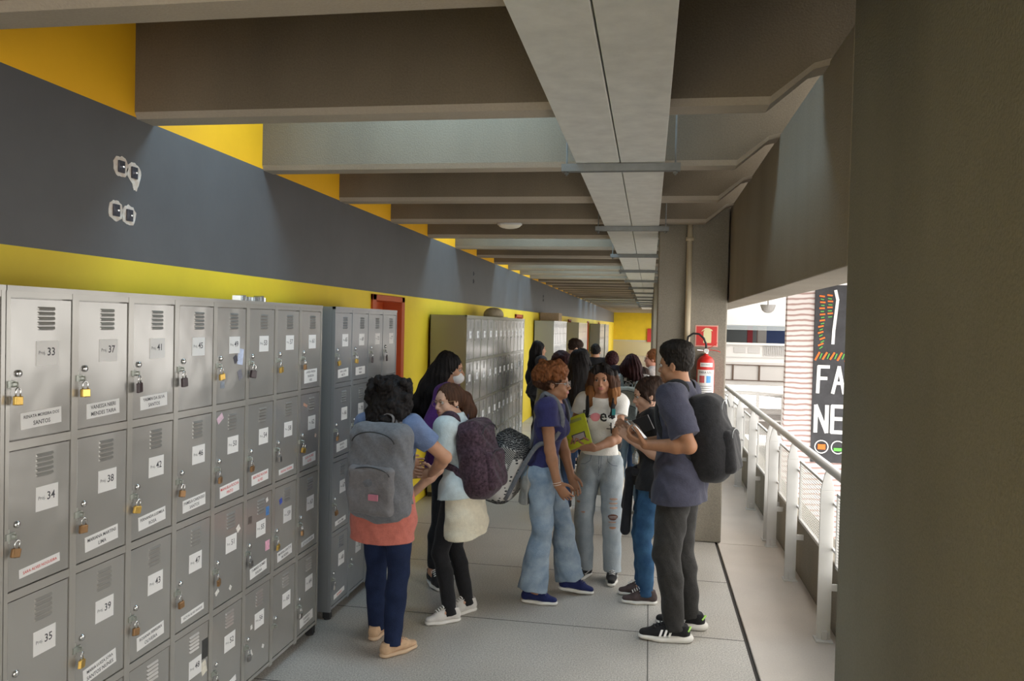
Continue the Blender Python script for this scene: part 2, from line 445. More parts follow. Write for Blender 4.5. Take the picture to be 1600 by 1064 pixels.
# opposite gallery
YG = 24.0
b = MB(); b.box(1.7, 7, YG, YG + 8, 1.97, 3.4)
struct(b.build('ceiling_gallery', M_WHITEC))
M_CORR = mat('grey_corrugated_sheet', (.33, .36, .37), .5)
b = MB()
for i in range(4): b.box(1.7, 7, YG - .05 - .05 * i, YG + .3, 1.94 - .035 * i, 1.965 - .035 * i)
struct(b.build('trim_3', M_CORR))
b = MB(); b.box(1.7, 8, YG + 6, YG + 6.2, .9, 2.0, 0); b.box(3.05, 3.2, YG + 2.0, YG + 2.2, .9, 2.0, 2); b.box(3.35, 3.62, YG + 2.0, YG + 2.2, .9, 2.0, 3); b.box(3.62, 4.2, YG + 2, YG + 2.2, .9, 2, 4)
struct(b.build('wall_gallery', [mat('gallery_shade_grey', (.20, .22, .24), .8), M_COL, mat('gallery_red', (.45, .05, .07), .6), M_WHITEC, mat('gallery_blue', (.05, .09, .25), .6)]))
b = MB()
b.box(1.7, 7, YG - .15, YG, .72, 1.40, 0); b.box(1.7, 7, YG - .22, YG + .02, 1.40, 1.46, 0)
for x in (2.42, 2.82): b.box(x, x + .33, YG - .17, YG - .148, 1.17, 1.32, 1)
for i in range(16): b.box(3.25 + i * .05, 3.27 + i * .05, YG - .19, YG - .148, 1.1, 1.38, 1)
b.box(1.7, 7, YG - .16, YG - .145, 1.02, 1.045, 1)
b.box(1.7, 7, YG + .0, YG + 8, .5, .72, 0)
struct(b.build('wall_gallery_parapet', [M_WHITEC, mat('grille_grey', (.42, .41, .40), .6)]))
# ramp with its own parapet and railing in front of the gallery
b = MB()
b.box(1.7, 6, 21.0, 21.2, .42, 1.02, 0)
for x in (2.1, 2.75, 3.4): b.box(x, x + .04, 20.97, 21.0, .56, .95, 1)
for z in (.54, .93): b.box(1.7, 6, 20.98, 21.0, z, z + .02, 1)
struct(b.build('wall_ramp', [M_WHITEC, mat('joint_dark_brown', (.12, .08, .06), .7)]))
b = MB(); b.box(1.7, 5.5, 17.2, 21, -.35, -.15, 0); b.box(1.7, 5.5, 17.2, 17.3, -.15, .1, 0)
b.box(1.7, 5.5, 17.6, 21, -1.25, -1.1, 0)
struct(b.build('floor_ramp', concrete('ramp_concrete', (.22, .20, .18), .1)))
rampr = empty('ramp_railing', (2.2, 17.0, .1), label='white tube railing on the curved ramp across the atrium', cat='railing')
b = MB(); b.tube([(-.7 + .2 * i, .0 + .02 * i * i * .1, .42 + .02 * math.sin(i * .7)) for i in range(12)], .045, 10); b.tube([(-.7 + .2 * i, 0, -.12) for i in range(12)], .02, 8); b.build('handrail', M_WHITE, rampr, smooth=True)
for i in range(4):
    b = MB(); b.box(-.5 + i * .5, -.44 + i * .5, -.02, .02, -.5, .42); b.build('post', M_WHITE, rampr)
b = MB()
for i in range(14): b.box(-.7, 1.5, -.005, .005, -.1 + i * .035, -.088 + i * .035)
b.build('mesh_infill', mat('mesh_wire_white', (.35, .35, .35), .6), rampr)
b = MB(); b.lathe([(.12, 0), (.118, -.02), (.10, -.07), (.06, -.105), (.01, -.118)], (0, 0, 0), (0, 0, 1), 20)
b.lathe([(.13, 0), (.13, .03)], (0, 0, 0), (0, 0, 1), 20)
b.cyl((0, 0, .03), (0, 0, .485), .012, 8)
o = b.build('dome_lamp', mat('dome_grey', (.30, .29, .28), .4), smooth=False, loc=(2.03, 14.5, 2.26)); tag(o, 'grey dome lamp hanging from the atrium soffit', 'lamp')
b = MB(); b.box(.9, 2.6, 13.5, 18.5, 2.75, 3.1); b.box(2.6, 6.2, 12.6, 16.0, 2.95, 3.3)
struct(b.build('ceiling_atrium', M_WHITEC))

# ---------------------------------------------------------------- things on ceiling and wall
root = empty('cable_duct', (-.17, -2, 2.68), label='long galvanised twin duct hanging under the ceiling beams', cat='duct')
for nm, xa, xb in (('duct_channel', -.225, -.004), ('duct_channel', .002, .222)):
    for (ya, yb) in ((0, 6.05), (6.055, 13), (13.005, 20), (20.005, 28), (28.005, 40)):
        b = MB(); b.box(xa, xb, ya, yb, 0, .10); b.build(nm, M_GALV, root, bevel=.003)
for i in range(12):
    y = 4.1 + i * 2.55
    h = empty('duct_hanger', (-.17, y, 2.64), label=['nearest steel bracket and rods holding up the duct', 'second steel bracket holding up the duct', 'third steel bracket holding up the duct'][i] if i < 3 else 'far steel bracket holding up the duct', cat='bracket', group='hangers under the duct' if i >= 3 else None)
    b = MB(); b.box(-.30, .30, -.02, .02, 0, .004); b.box(-.30, .30, -.022, -.018, 0, .038); b.box(-.30, .30, .018, .022, 0, .038); b.build('channel', M_STEELDK, h)
    for s in (-.275, .275):
        b = MB(); b.cyl((s, 0, -.02), (s, 0, .9), .005, 8); b.lathe([(.012, -.012), (.012, -.002)], (s, 0, 0), (0, 0, 1), 6); b.build('rod', M_STEELDK, h)

lamp = empty('emergency_lamp', (-1.24, 6.90, 2.735), label='small white oval lamp fixed under a ceiling beam', cat='lamp')
b = MB()
b.prism([(.11 * math.copysign(abs(math.cos(a)) ** .6, math.cos(a)), .055 * math.sin(a)) for a in np.linspace(0, 2 * math.pi, 28, endpoint=False)], 2, -.018, 0)
b.build('base', M_WHITE, lamp, bevel=.004)
b = MB(); V = []
for k in range(6):
    q = k / 5; rr_ = math.cos(q * 1.45)
    V.append([( .10 * rr_ * math.copysign(abs(math.cos(a)) ** .6, math.cos(a)), .048 * rr_ * math.sin(a), -.018 - .032 * math.sin(q * 1.45)) for a in np.linspace(0, 2 * math.pi, 28, endpoint=False)])
for k in range(5):
    for i in range(28):
        b.quad([V[k][i], V[k][(i + 1) % 28], V[k + 1][(i + 1) % 28], V[k + 1][i]])
b.quad(V[5]); b.build('diffuser', mat('opal_plastic', (.75, .72, .62), .4), lamp, smooth=True)

def anchor(y, z, s, lab, seed, drip=False):
    """a steel anchor plate on the dark band with torn white paint round it"""
    a = empty('wall_anchor', (XW, y, z), label=lab, cat='anchor plate')
    q = random.Random(seed); b = MB(); N = 22
    pts = []
    for i in range(N):
        t = 2 * math.pi * i / N
        rad = s * (1.8 + .35 * q.random()) * (1 + .12 * math.cos(2 * t))
        u, v = rad * math.cos(t) * .85, rad * math.sin(t)
        if drip and math.sin(t) < -.3: v *= 1.75; u = u * .55 + s * .45
        pts.append((u, v))
    b.prism(pts, 0, .0, .002); b.build('bare_plaster', mat('bare_plaster', (.80, .77, .72), .8, noise=.15, nscale=30, col2=(.62, .50, .40)), a)
    b = MB(); b.box(.002, .010, -s * .8, s * .75, -s, s); b.build('plate', mat('anchor_steel', (.09, .09, .11), .4, metal=.6, noise=.3, nscale=30), a, bevel=.002)
    b = MB(); b.lathe([(.007, .01), (.007, .018), (.003, .022)], (0, 0, 0), (1, 0, 0), 6); b.build('bolt', M_CHROME, a)
for i, (y, z, dr, lab) in enumerate(((3.155, 2.50, False, 'upper left anchor plate in a torn white patch on the dark band'), (3.245, 2.49, True, 'upper right anchor plate whose white patch runs down the dark band'),
        (3.125, 2.305, False, 'lower left anchor plate in a white patch on the dark band'), (3.215, 2.295, False, 'lower right anchor plate in a white patch on the dark band'))):
    anchor(y, z, .026, lab, i + 5, dr)
for y, z, lab in ((10.25, 2.50, 'small anchor plate high on the band beyond the doorway'), (10.25, 2.40, 'small anchor plate low on the band beyond the doorway'), (17.2, 2.47, 'tiny upper anchor plate on the far band'), (17.2, 2.38, 'tiny lower anchor plate on the far band')):
    a = empty('wall_anchor', (XW, y, z), label=lab, cat='anchor plate')
    b = MB(); b.box(0, .008, -.025, .025, -.025, .025); b.build('plate', MATS['anchor_steel'], a, bevel=.002)
    b = MB(); b.lathe([(.007, .008), (.007, .016)], (0, 0, 0), (1, 0, 0), 6); b.build('bolt', M_CHROME, a)

# ---------------------------------------------------------------- lockers (front faces +X, columns run along +Y)
XL = -1.89
RZ = (.061, .521, .982, 1.442, 1.903)       # shelf lines of the four tiers
def louvre(mb, y, z, x, n=5, wd=.075, pitch=.0155, mi=0):
    for i in range(n):
        zz = z + (n - 1 - i) * pitch
        P = [(x, y, zz), (x, y + wd, zz), (x + .0055, y + wd - .004, zz + .002), (x + .0055, y + .004, zz + .002), (x, y, zz + .0105), (x, y + wd, zz + .0105)]
        b = len(mb.v); mb.v += P
        for f_ in ((0, 1, 2, 3), (3, 2, 5, 4), (0, 3, 4), (1, 5, 2)): mb.f.append(tuple(b + i for i in f_)); mb.m.append(mi)
        mb.box(x - .001, x + .0005, y + .005, y + wd - .005, zz - .0022, zz - .0003, 1)

NUMS = {}
def door(parent, y0, y1, z0, z1, m, seed, detail=2, number=None, nlab=None, red=False, tilt=0, swing=0.0):
    """one locker door; y0,y1,z0,z1 relative to the unit. detail 2: all fittings, 1: few, 0: panel and vent only"""
    q = random.Random(seed)
    w_, h_ = y1 - y0, z1 - z0
    mb = MB()
    g = .003
    mb.box(-.012, .0, g, w_ - g, g, h_ - g)
    louvre(mb, w_ * .42, h_ * .775, .0, wd=.075 if w_ > .25 else .07)
    d = mb.build('door', [m, mat('vent_slit', (.10, .10, .10), .8)], parent, bevel=.0015 if detail else 0, seg=1)
    d.location = (-.003, y0, z0)
    d.rotation_euler = (0, R(q.uniform(-.15, .15)), R(-swing + q.uniform(-.1, .1)))
    # lock barrel and hasp on the left side of the door
    b = MB(); b.lathe([(.011, 0), (.011, .006), (.007, .009)], (0, .034, h_ * .47), (1, 0, 0), 14 if detail == 2 else 8); b.build('lock', M_CHROME, d, smooth=detail == 2)
    if detail == 2:
        b = MB(); b.box(0, .002, -.0145, .006, h_ * .40 - .022, h_ * .40 + .022); b.box(.002, .008, -.012, .022, h_ * .40 - .010, h_ * .40 + .010)
        b.tube([(.004, .012, h_ * .40 + .006), (.02, .012, h_ * .40 + .004), (.02, .012, h_ * .40 - .006), (.004, .012, h_ * .40 - .008)], .0028, 6)
        b.build('hasp', mat('zinc', (.42, .44, .40), .4, metal=.7), d)
    if number is not None:
        b = MB(); ly = w_ * .40 + q.uniform(-.008, .008); lz = h_ * .515; lw, lh = .095, .078
        b.box(.0, .0012, ly, ly + lw, lz, lz + lh, 0)
        if detail == 2:
            add_text(b, 'Proj.', .016, (.0016, ly + .024, lz + lh * .52), (0, 1, 0), (0, 0, 1), 1)
            add_text(b, str(number), .036, (.0016, ly + .063, lz + lh * .54), (0, 1, 0), (0, 0, 1), 1, bold=.012)
        else: add_text(b, str(number), .036, (.0016, ly + .055, lz + lh * .54), (0, 1, 0), (0, 0, 1), 1)
        b.build('number_label', [M_PAPER, M_INK], d)
    if nlab:
        b = MB(); lines = nlab.split('\n'); lh = .028 + .024 * (len(lines) - 1); lw = .17 if w_ > .25 else .15
        ly = w_ * .18; lz = .03
        t = R(tilt)
        ux = Vector((0, math.cos(t), math.sin(t))); uy = Vector((0, -math.sin(t), math.cos(t)))
        o = Vector((.0, ly, lz)); n_ = Vector((.0012, 0, 0))
        P = [o, o + ux * lw, o + ux * lw + uy * lh, o + uy * lh]
        b.quad([p + n_ for p in P]); b.quad(P)
        for i in range(4): b.quad([P[i], P[(i + 1) % 4], P[(i + 1) % 4] + n_, P[i] + n_])
        for i, ln in enumerate(lines):
            sz = min(.019, lw * .92 / max(6, len(ln)) / .62)
            add_text(b, ln, sz, o + ux * lw / 2 + uy * (lh - .015 - .023 * i) + n_ * 1.4, ux, uy, 1, bold=.01)
        b.build('name_label', [M_PAPER, M_INKRED if red else M_INK], d)
    return d

def unit(name_lab, y0, cols, wc, m, mf, x=XL, group=None, detail=2, first=None, names=None, dy0=0, depth=.40, seed=0, feet=True, swing=0):
    """a locker cabinet of cols x 4 doors: shell with front frame, feet and doors"""
    L_ = cols * wc; st = .030
    o = empty('locker_cabinet', (x, y0, 0), label=name_lab, cat='locker', group=group)
    b = MB()
    b.box(-depth, -depth + .01, 0, L_, .05, 1.93); b.box(-depth, -.021, 0, .008, .05, 1.93); b.box(-depth, -.021, L_ - .008, L_, .05, 1.93)
    b.box(-depth, -.021, .008, L_ - .008, 1.922, 1.9295); b.box(-depth, -.021, .008, L_ - .008, .0505, .058)
    b.box(-depth + .01, -.02, .008, L_ - .008, .06, 1.92)
    b.build('shell', mf, o)
    b = MB()
    for k in range(cols + 1):
        ya = max(0, k * wc - st / 2); yb = min(L_, k * wc + st / 2)
        b.box(-.02, .0, ya, yb, .05, 1.93)
    for z in RZ[:-1]: b.box(-.02, -.0012, st / 2, L_ - st / 2, z - (.011 if z > .1 else 0), z + .016)
    b.box(-.02, -.0012, st / 2, L_ - st / 2, 1.896, 1.93)
    b.box(-.02, .002, 0, L_, 1.915, 1.931)
    b.build('frame', mf, o)
    if feet:
        for yy in (.03, L_ - .03):
            for xx in (-.03, -depth + .03):
                b = MB(); b.box(xx - .022, xx + .022, yy - .02, yy + .02, .008, .055); b.lathe([(.022, 0), (.022, .012), (.012, .02)], (xx, yy, 0), (0, 0, 1), 12); b.build('foot', M_BLACK, o)
    ds = {}
    for k in range(cols):
        for t in range(4):
            z0, z1 = RZ[3 - t] + .017, RZ[4 - t] - (.012 if t else .008)
            num = None if first is None else first + k * 4 + t
            nl = None; rd = False; tl = 0
            if names and num in names:
                nl, rd, tl = names[num]
            ds[num if num is not None else (k, t)] = door(o, k * wc + (st / 2 if 1 else 0), (k + 1) * wc - st / 2, z0, z1, m, seed + k * 4 + t, detail, num, nl, rd, tl)
    return o, ds

NAMES = {33: ('RENATA MOREIRA DOS\nSANTOS', 0, 2), 34: ('SARA ALVES NOGUEIRA', 1, 3), 37: ('VANESSA NIERI\nMENDES TAIRA', 0, 2), 38: ('MARIANA MARTINS\nLIMA', 0, 3),
         39: ('MARIA LUIZA JORA\nSANTOS NUNES', 0, 5), 41: ('YASMIN DA SILVA\nSANTOS', 0, 2), 42: ('FERNANDA LUDMILA\nROSA', 0, 3), 43: ('ROSANA FERREIRA\nOLIVEIRA', 0, 3),
         46: ('PAMELA CARDOSO\nSANTOS', 0, 2), 47: ('VICTOR ALVES SANTOS', 0, 2), 50: ('MANUELA ROCHA\nPINTO', 1, 3), 52: ('SOFIA LIMA', 0, 8), 54: ('BEATRIZ ROCHA\nALVES', 1, 2),
         55: ('TAMIRES GOMES\nPEREIRA', 0, 3), 58: ('HELENA TEIXEIRA', 1, 2), 59: ('MARINA SANTOS\nMOREIRA', 0, 3), 61: ('LARISSA PEREIRA\nBARBOSA\nREIS', 0, 1), 62: ('JULIA NUNES\nALVES', 1, 2),
         63: ('LETICIA SOUZA', 0, 3), 64: ('GABRIELA\nTAVARES', 0, 3)}
WC = .2895; YA = 2.075
u1, d1 = unit('grey sixteen door locker cabinet nearest the camera, doors 33 to 48', YA, 4, WC, M_LOCK, M_LOCKF, first=33, names=NAMES, seed=10)
u2, d2 = unit('grey sixteen door locker cabinet second from the camera, doors 49 to 64', YA + 4 * WC, 4, WC, M_LOCK, M_LOCKF, first=49, names=NAMES, seed=90)
u0, d0 = unit('grey locker cabinet cut off by the left edge of the photo', YA - 4 * WC - .004, 4, WC, M_LOCK, M_LOCKF, detail=1, seed=700)
DD = {**d1, **d2}
# small stickers and scraps on single doors
def sticker(num, y, z, w_, h_, col, name='sticker', rot=0):
    d = DD[num]; b = MB(); b.box(0, .0011, y, y + w_, z, z + h_, rot=Matrix.Rotation(R(rot), 3, 'X')); b.build(name, mat('sticker_' + '_'.join(str(int(c * 100)) for c in col), col, .5, noise=.25, nscale=60), d)
sticker(49, .185, .17, .05, .075, (.55, .62, .85), rot=-8); sticker(49, .15, .18, .03, .035, (.05, .05, .07), rot=30); sticker(49, .035, .07, .035, .03, (.25, .28, .33)); sticker(49, .19, .10, .035, .045, (.18, .18, .22), rot=20)
sticker(55, .20, .31, .034, .045, (.08, .22, .50)); sticker(55, .02, .31, .035, .035, (.12, .10, .09)); sticker(55, .20, .13, .045, .05, (.80, .42, .55)); sticker(55, .20, .38, .02, .02, (.75, .73, .7), rot=25)
sticker(59, .06, .335, .03, .03, (.06, .10, .45), rot=20); sticker(48, .21, .27, .045, .085, (.04, .04, .04)); sticker(48, .205, .20, .04, .06, (.74, .70, .60), rot=15)
sticker(51, .20, .30, .03, .03, (.78, .75, .70), rot=30); sticker(51, .02, .06, .03, .02, (.75, .74, .7), rot=30); sticker(51, .14, .045, .02, .02, (.75, .74, .7), rot=50); sticker(50, .015, .38, .05, .03, (.70, .50, .60), rot=30)
sticker(56, .05, .10, .03, .035, (.78, .77, .74), rot=25); sticker(56, .18, .10, .022, .018, (.78, .77, .74), rot=-30); sticker(56, .06, .24, .018, .02, (.78, .77, .74), rot=10); sticker(62, .04, .36, .05, .016, (.60, .35, .25), rot=-20); sticker(62, .20, .17, .02, .02, (.60, .45, .35), rot=-20)

u3, d3 = unit('dark bluish grey locker cabinet with its side beside the doorway', 4.586, 4, .2985, M_LOCKB, M_LOCKB, first=65, names={65: ('ANA CLARA\nMOTA', 0, 2), 69: ('PEDRO\nMAIA', 0, 1), 66: ('BIANCA\nSOUZA', 0, 2), 67: ('IGOR LIMA', 0, 2), 74: ('LIVIA', 0, 0), 68: ('RAFAELA', 1, 3)}, seed=170)
for (a, c_, wc_, lab, sd) in ((8.11, 4, .372, 'grey locker cabinet with an olive side panel beyond the masked student', 300),
                         (9.60, 8, .299, 'long grey locker cabinet with a cap on top', 340),
                         (15.78, 8, .31, 'far grey locker cabinet carrying a cardboard box', 400),
                         (21.45, 8, .36, 'farther grey locker cabinet just past the box', 440),
                         (30.7, 8, .36, 'very far grey locker cabinet near the end wall', 500), (34.4, 8, .36, 'last grey locker cabinet before the end wall', 540)):
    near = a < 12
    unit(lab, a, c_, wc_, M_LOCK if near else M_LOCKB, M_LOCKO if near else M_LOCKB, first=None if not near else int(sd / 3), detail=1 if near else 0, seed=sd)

# ---- padlocks: each hangs in the hasp of its own door
def padlock_mesh(body, dark=False, w_=.038, h_=.032):
    b = MB(); b.box(-.007, .007, -w_ / 2, w_ / 2, -h_, 0, 0)
    o = empty('padlock', (0, 0, 0), cat='padlock')
    b.build('body', body, o, bevel=.003)
    b = MB(); pts = [(0, -w_ * .30, -.004), (0, -w_ * .30, .016)] + [(0, w_ * .30 * math.cos(a), .018 + w_ * .30 * math.sin(a)) for a in np.linspace(math.pi, 0, 7)] + [(0, w_ * .30, .016), (0, w_ * .30, -.004)]
    b.tube(pts, .003, 8); b.build('shackle', M_CHROME, o, smooth=True)
    b = MB(); b.lathe([(.004, 0), (.004, .001)], (0, 0, -h_), (0, 0, -1), 10); b.build('keyhole', M_BLACK, o)
    return o
PROTO = {'brass': padlock_mesh(M_BRASS), 'bronze': padlock_mesh(M_BRASSDK, w_=.034, h_=.032), 'black': padlock_mesh(mat('padlock_black', (.05, .03, .035), .35), w_=.042, h_=.042), 'steel': padlock_mesh(mat('padlock_steel', (.30, .29, .28), .3, metal=.8), w_=.032, h_=.034)}
used = set()
COLN = {'brass': 'yellow brass', 'bronze': 'dull bronze', 'black': 'dark', 'steel': 'grey steel'}
LK = {33: 'brass', 34: 'bronze', 36: 'brass', 37: 'brass', 38: 'bronze', 39: 'brass', 41: 'black', 42: 'brass', 43: 'bronze', 44: 'brass', 45: 'black', 46: 'bronze', 47: 'bronze', 48: 'steel', 49: 'brass', 50: 'bronze', 51: 'bronze', 52: 'bronze',
      53: 'black', 54: 'bronze', 55: 'steel', 56: 'steel', 57: 'brass', 58: 'steel', 59: 'brass', 61: 'bronze', 62: 'brass', 63: 'bronze', 64: 'steel', 65: 'brass', 66: 'bronze', 67: 'bronze', 68: 'steel', 69: 'brass', 70: 'bronze', 71: 'steel', 73: 'black', 74: 'steel', 77: 'black', 78: 'bronze'}
def put_lock(num, kind):
    if num <= 64:
        k, t = divmod(num - 33, 4); yb = YA + k * WC + .015
    else:
        k, t = divmod(num - 65, 4); yb = 4.586 + k * .2985 + .015
    z0 = RZ[3 - t] + .017; h_ = RZ[4 - t] - (.012 if t else .008) - z0
    p = PROTO[kind]
    o = p if kind not in used else copy_tree(p)
    used.add(kind)
    o.location = (XL + .018, yb + .012, z0 + h_ * .40 - .036)
    o.scale = (.86, .86, .86)
    o.rotation_euler = (R(random.uniform(-14, 14)), R(random.uniform(-4, 4)), R(random.uniform(-15, 15)))
    tier = ('top', 'second', 'third', 'bottom')[t]
    if num <= 64: lab = '%s padlock hanging on locker door number %d' % (COLN[kind], num)
    else: lab = '%s padlock, %s row, %s column of the dark bluish locker cabinet' % (COLN[kind], tier, ('first', 'second', 'third', 'fourth')[k])
    tag(o, lab, 'padlock', 'padlocks on the locker doors')
for n_, k_ in LK.items(): put_lock(n_, k_)

# things lying on top of the cabinets
cap = empty('cap', (XL - .15, 10.3, 1.931), label='beige cloth cap lying on the long locker cabinet', cat='cap')
mcap = mat('beige_cloth', (.42, .36, .26), .9, noise=.15, nscale=30, bump=.3, bscale=40)
b = MB(); b.lathe([(.13, 0), (.135, .03), (.125, .07), (.095, .105), (.05, .125), (.005, .13)], (0, 0, 0), (0, 0, 1), 20); b.build('crown', mcap, cap, smooth=True)
b = MB(); b.prism([(.10 + .10 * math.cos(a), .085 * math.sin(a) * 1.2 - .05) for a in np.linspace(-math.pi / 2, math.pi / 2, 12)] + [(0, .05), (0, -.15)], 2, .0, .008); b.build('brim', mcap, cap, bevel=.002)
b = MB(); b.box(-.2, .2, -.3, .3, 0, .17)
o = b.build('cardboard_box', mat('cardboard', (.42, .31, .20), .85, noise=.1), loc=(XL - .2, 16.9, 1.931), bevel=.004); tag(o, 'brown cardboard box on top of the far locker cabinet', 'box')
b = MB()
for i in range(9):
    a = random.random() * 6; b.box(-.02, .02, -.03 + i * .03, .0 + i * .03, 0, .018 + .012 * random.random(), rot=Matrix.Rotation(a * .1, 3, 'Z'))
o = b.build('crumpled_foil', mat('foil', (.6, .65, .68), .2, metal=.9), loc=(XL - .05, YA + 5.0 * WC, 1.932)); tag(o, 'crumpled silvery wrapper on top of the near lockers', 'wrapper')

# ---------------------------------------------------------------- railing
rl = empty('railing', (1.07, 3.8, 0), label='white steel railing with mesh panels along the open side', cat='railing')
py = [2.63 + 1.165 * i for i in range(-1, 5)] + [7.22, 8.55, 9.72, 10.9, 12.1, 13.3, 14.5, 15.7, 16.9, 18.1]
py = [1.47, 2.63, 3.80, 4.975, 6.13, 7.05, 7.25, 8.45, 9.65, 10.85, 12.05, 13.2, 13.4, 14.6, 15.8, 17.0, 18.2, 19.4]
b = MB(); b.tube([(.0, y - 3.8, 1.04) for y in np.linspace(.5, 24, 24)], .028, 14); b.build('handrail', M_WHITE, rl, smooth=True)
for y in py:
    b = MB(); yy = y - 3.8
    b.box(-.04, .04, yy - .006, yy + .006, .0, .90)
    b.prism([(-.04, .90), (.04, .90), (.018, .985), (.014, 1.015), (-.014, 1.015), (-.022, .985)], 1, yy - .006, yy + .006)
    b.box(-.05, .05, yy - .05, yy + .05, .0, .008)
    b.box(-.012, .02, yy - .02, yy + .02, .008, .06)
    b.build('post', M_WHITE, rl, bevel=.002)
    if y < 12:
        b = MB(); b.box(.04, .10, yy - .005, yy + .005, .30, .34); b.build('wall_bracket', M_WHITE, rl)
M_WIRE = mat('mesh_wire', (.60, .59, .56), .5)
for ya, yb in zip(py[:-1], py[1:]):
    if yb - ya < .4: continue
    a_, b_ = ya + .10 - 3.8, yb - .10 - 3.8; za, zb = .47, .90
    fr = MB(); r_ = .009
    fr.box(.03, .05, a_, b_, zb - .012, zb + .006); fr.box(.03, .05, a_, b_, za, za + .018); fr.box(.03, .05, a_, a_ + .018, za, zb); fr.box(.03, .05, b_ - .018, b_, za, zb)
    pf = fr.build('mesh_panel', M_WHITE, rl)
    w_ = MB()
    n1 = 26 if ya < 10 else 12
    for i in range(1, n1):
        z = za + (zb - za) * i / n1; w_.box(.0385, .0415, a_, b_, z - .0016, z + .0016)
    n2 = 22 if ya < 10 else 8
    for i in range(1, n2):
        y = a_ + (b_ - a_) * i / n2; w_.box(.0385, .0415, y - .0012, y + .0012, za, zb)
    w_.build('wire_mesh', M_WIRE, pf)
    lk = MB()
    for y in (a_, b_):
        for z in (za + .08, zb - .08): lk.box(.034, .046, y - .10 if y == a_ else y, y if y == a_ else y + .10, z - .008, z + .008)
    lk.build('panel_clip', M_WHITE, rl)
# white paper scrap stuck on a panel
# ---------------------------------------------------------------- sign and extinguisher on the column
CY = 7.03
sg = empty('fire_extinguisher_sign', (.482, CY, 1.785), label='red square sign with a pale extinguisher symbol on the column', cat='sign')
b = MB(); b.box(-.096, .096, -.004, 0, -.092, .092, 1); b.box(-.086, .086, -.0052, -.001, -.082, .082, 0); b.build('board', [M_RED, mat('sign_border', (.75, .40, .33), .5)], sg)
b = MB(); b.box(-.026, .040, -.0066, -.005, -.06, .035, 0); b.prism([(-.026, .035), (.04, .035), (.03, .052), (-.016, .052)], 1, -.0066, -.005); b.prism([(-.006, .05), (.02, .05), (.05, .042), (.045, .055), (.02, .068), (-.01, .07), (-.04, .045), (-.046, .036), (-.02, .05)], 1, -.0068, -.0055); b.build('symbol', M_CREAM, sg)
ex = empty('fire_extinguisher', (.475, CY - .085, 1.215), label='red fire extinguisher with white label hung on the column', cat='fire extinguisher')
b = MB(); b.lathe([(.062, 0), (.072, .008), (.074, .02), (.074, .33), (.068, .365), (.05, .39), (.022, .405), (.018, .42)], (0, 0, 0), (0, 0, 1), 32); b.build('cylinder', M_RED, ex, smooth=True)
def arc_label(z0, z1, a0, a1, rad, mi, mb):
    N = 16
    for i in range(N):
        p = [a0 + (a1 - a0) * (i + j) / N for j in (0, 1)]
        mb.quad([(rad * math.sin(p[0]), -rad * math.cos(p[0]), z0), (rad * math.sin(p[1]), -rad * math.cos(p[1]), z0), (rad * math.sin(p[1]), -rad * math.cos(p[1]), z1), (rad * math.sin(p[0]), -rad * math.cos(p[0]), z1)], mi)
b = MB(); arc_label(.035, .285, -1.1, 1.1, .0748, 0, b); arc_label(.31, .345, -.7, .8, .0748, 0, b)
arc_label(.175, .235, -.75, -.15, .0753, 1, b); arc_label(.175, .235, .05, .6, .0753, 2, b)
for i in range(6): arc_label(.145 - i * .018, .149 - i * .018, -.8, .8, .0753, 3, b)
def arc_text(mb, s, size, z, mi, rad=.0755):
    V, F = text_geo(s, size, 'CENTER', .01); mb.raw([(rad * math.sin(u / rad), -rad * math.cos(u / rad), z + v) for u, v in V], F, mi)
arc_text(b, 'PARA USO', .026, .262, 3); arc_text(b, 'MANUTENCAO', .012, .328, 3)
b.build('label', [M_PAPER, mat('label_red', (.6, .12, .12), .5), mat('label_blue', (.10, .35, .72), .5), M_INK], ex)
b = MB(); b.cyl((0, 0, .42), (0, 0, .455), .02, 16); b.lathe([(.021, 0), (.021, .02)], (0, -.035, .445), (0, 1, 0), 16); b.build('valve', M_CHROME, ex, smooth=False, bevel=.002)
b = MB(); b.tube([(0, 0, .455), (.03, 0, .47), (.075, 0, .50), (.09, 0, .515)], .006, 8, flat=(.018, .006), wdir=(0, 1, 0)); b.build('lever', M_RED, ex)
b = MB(); b.tube([(.01, 0, .45), (.05, 0, .452), (.10, 0, .445), (.118, 0, .435)], .006, 8, flat=(.018, .006), wdir=(0, 1, 0)); b.build('handle', M_RED, ex)
b = MB(); b.tube([(0, .0, .46), (.0, 0, .50), (-.02, 0, .55), (-.06, 0, .585), (-.11, .0, .59), (-.15, .01, .56), (-.16, .01, .50), (-.155, .01, .40), (-.13, .01, .2), (-.10, .0, .1)], .009, 10); b.build('hose', M_BLACK, ex, smooth=True)
b = MB(); b.cyl((-.01, -.01, .445), (-.075, -.02, .45), .008, 10); b.build('pressure_gauge', M_CHROME, ex)
b = MB(); b.box(-.02, .02, .06, .087, .36, .42); b.box(-.01, .01, .02, .06, .405, .415); b.build('wall_hook', M_STEELDK, ex)
# red board on the end wall
b = MB(); b.box(-.16, .55, 51.36, 51.42, .9, 1.75); o = b.build('notice_board', mat('board_red', (.50, .03, .03), .6)); tag(o, 'red board on the yellow end wall', 'board')

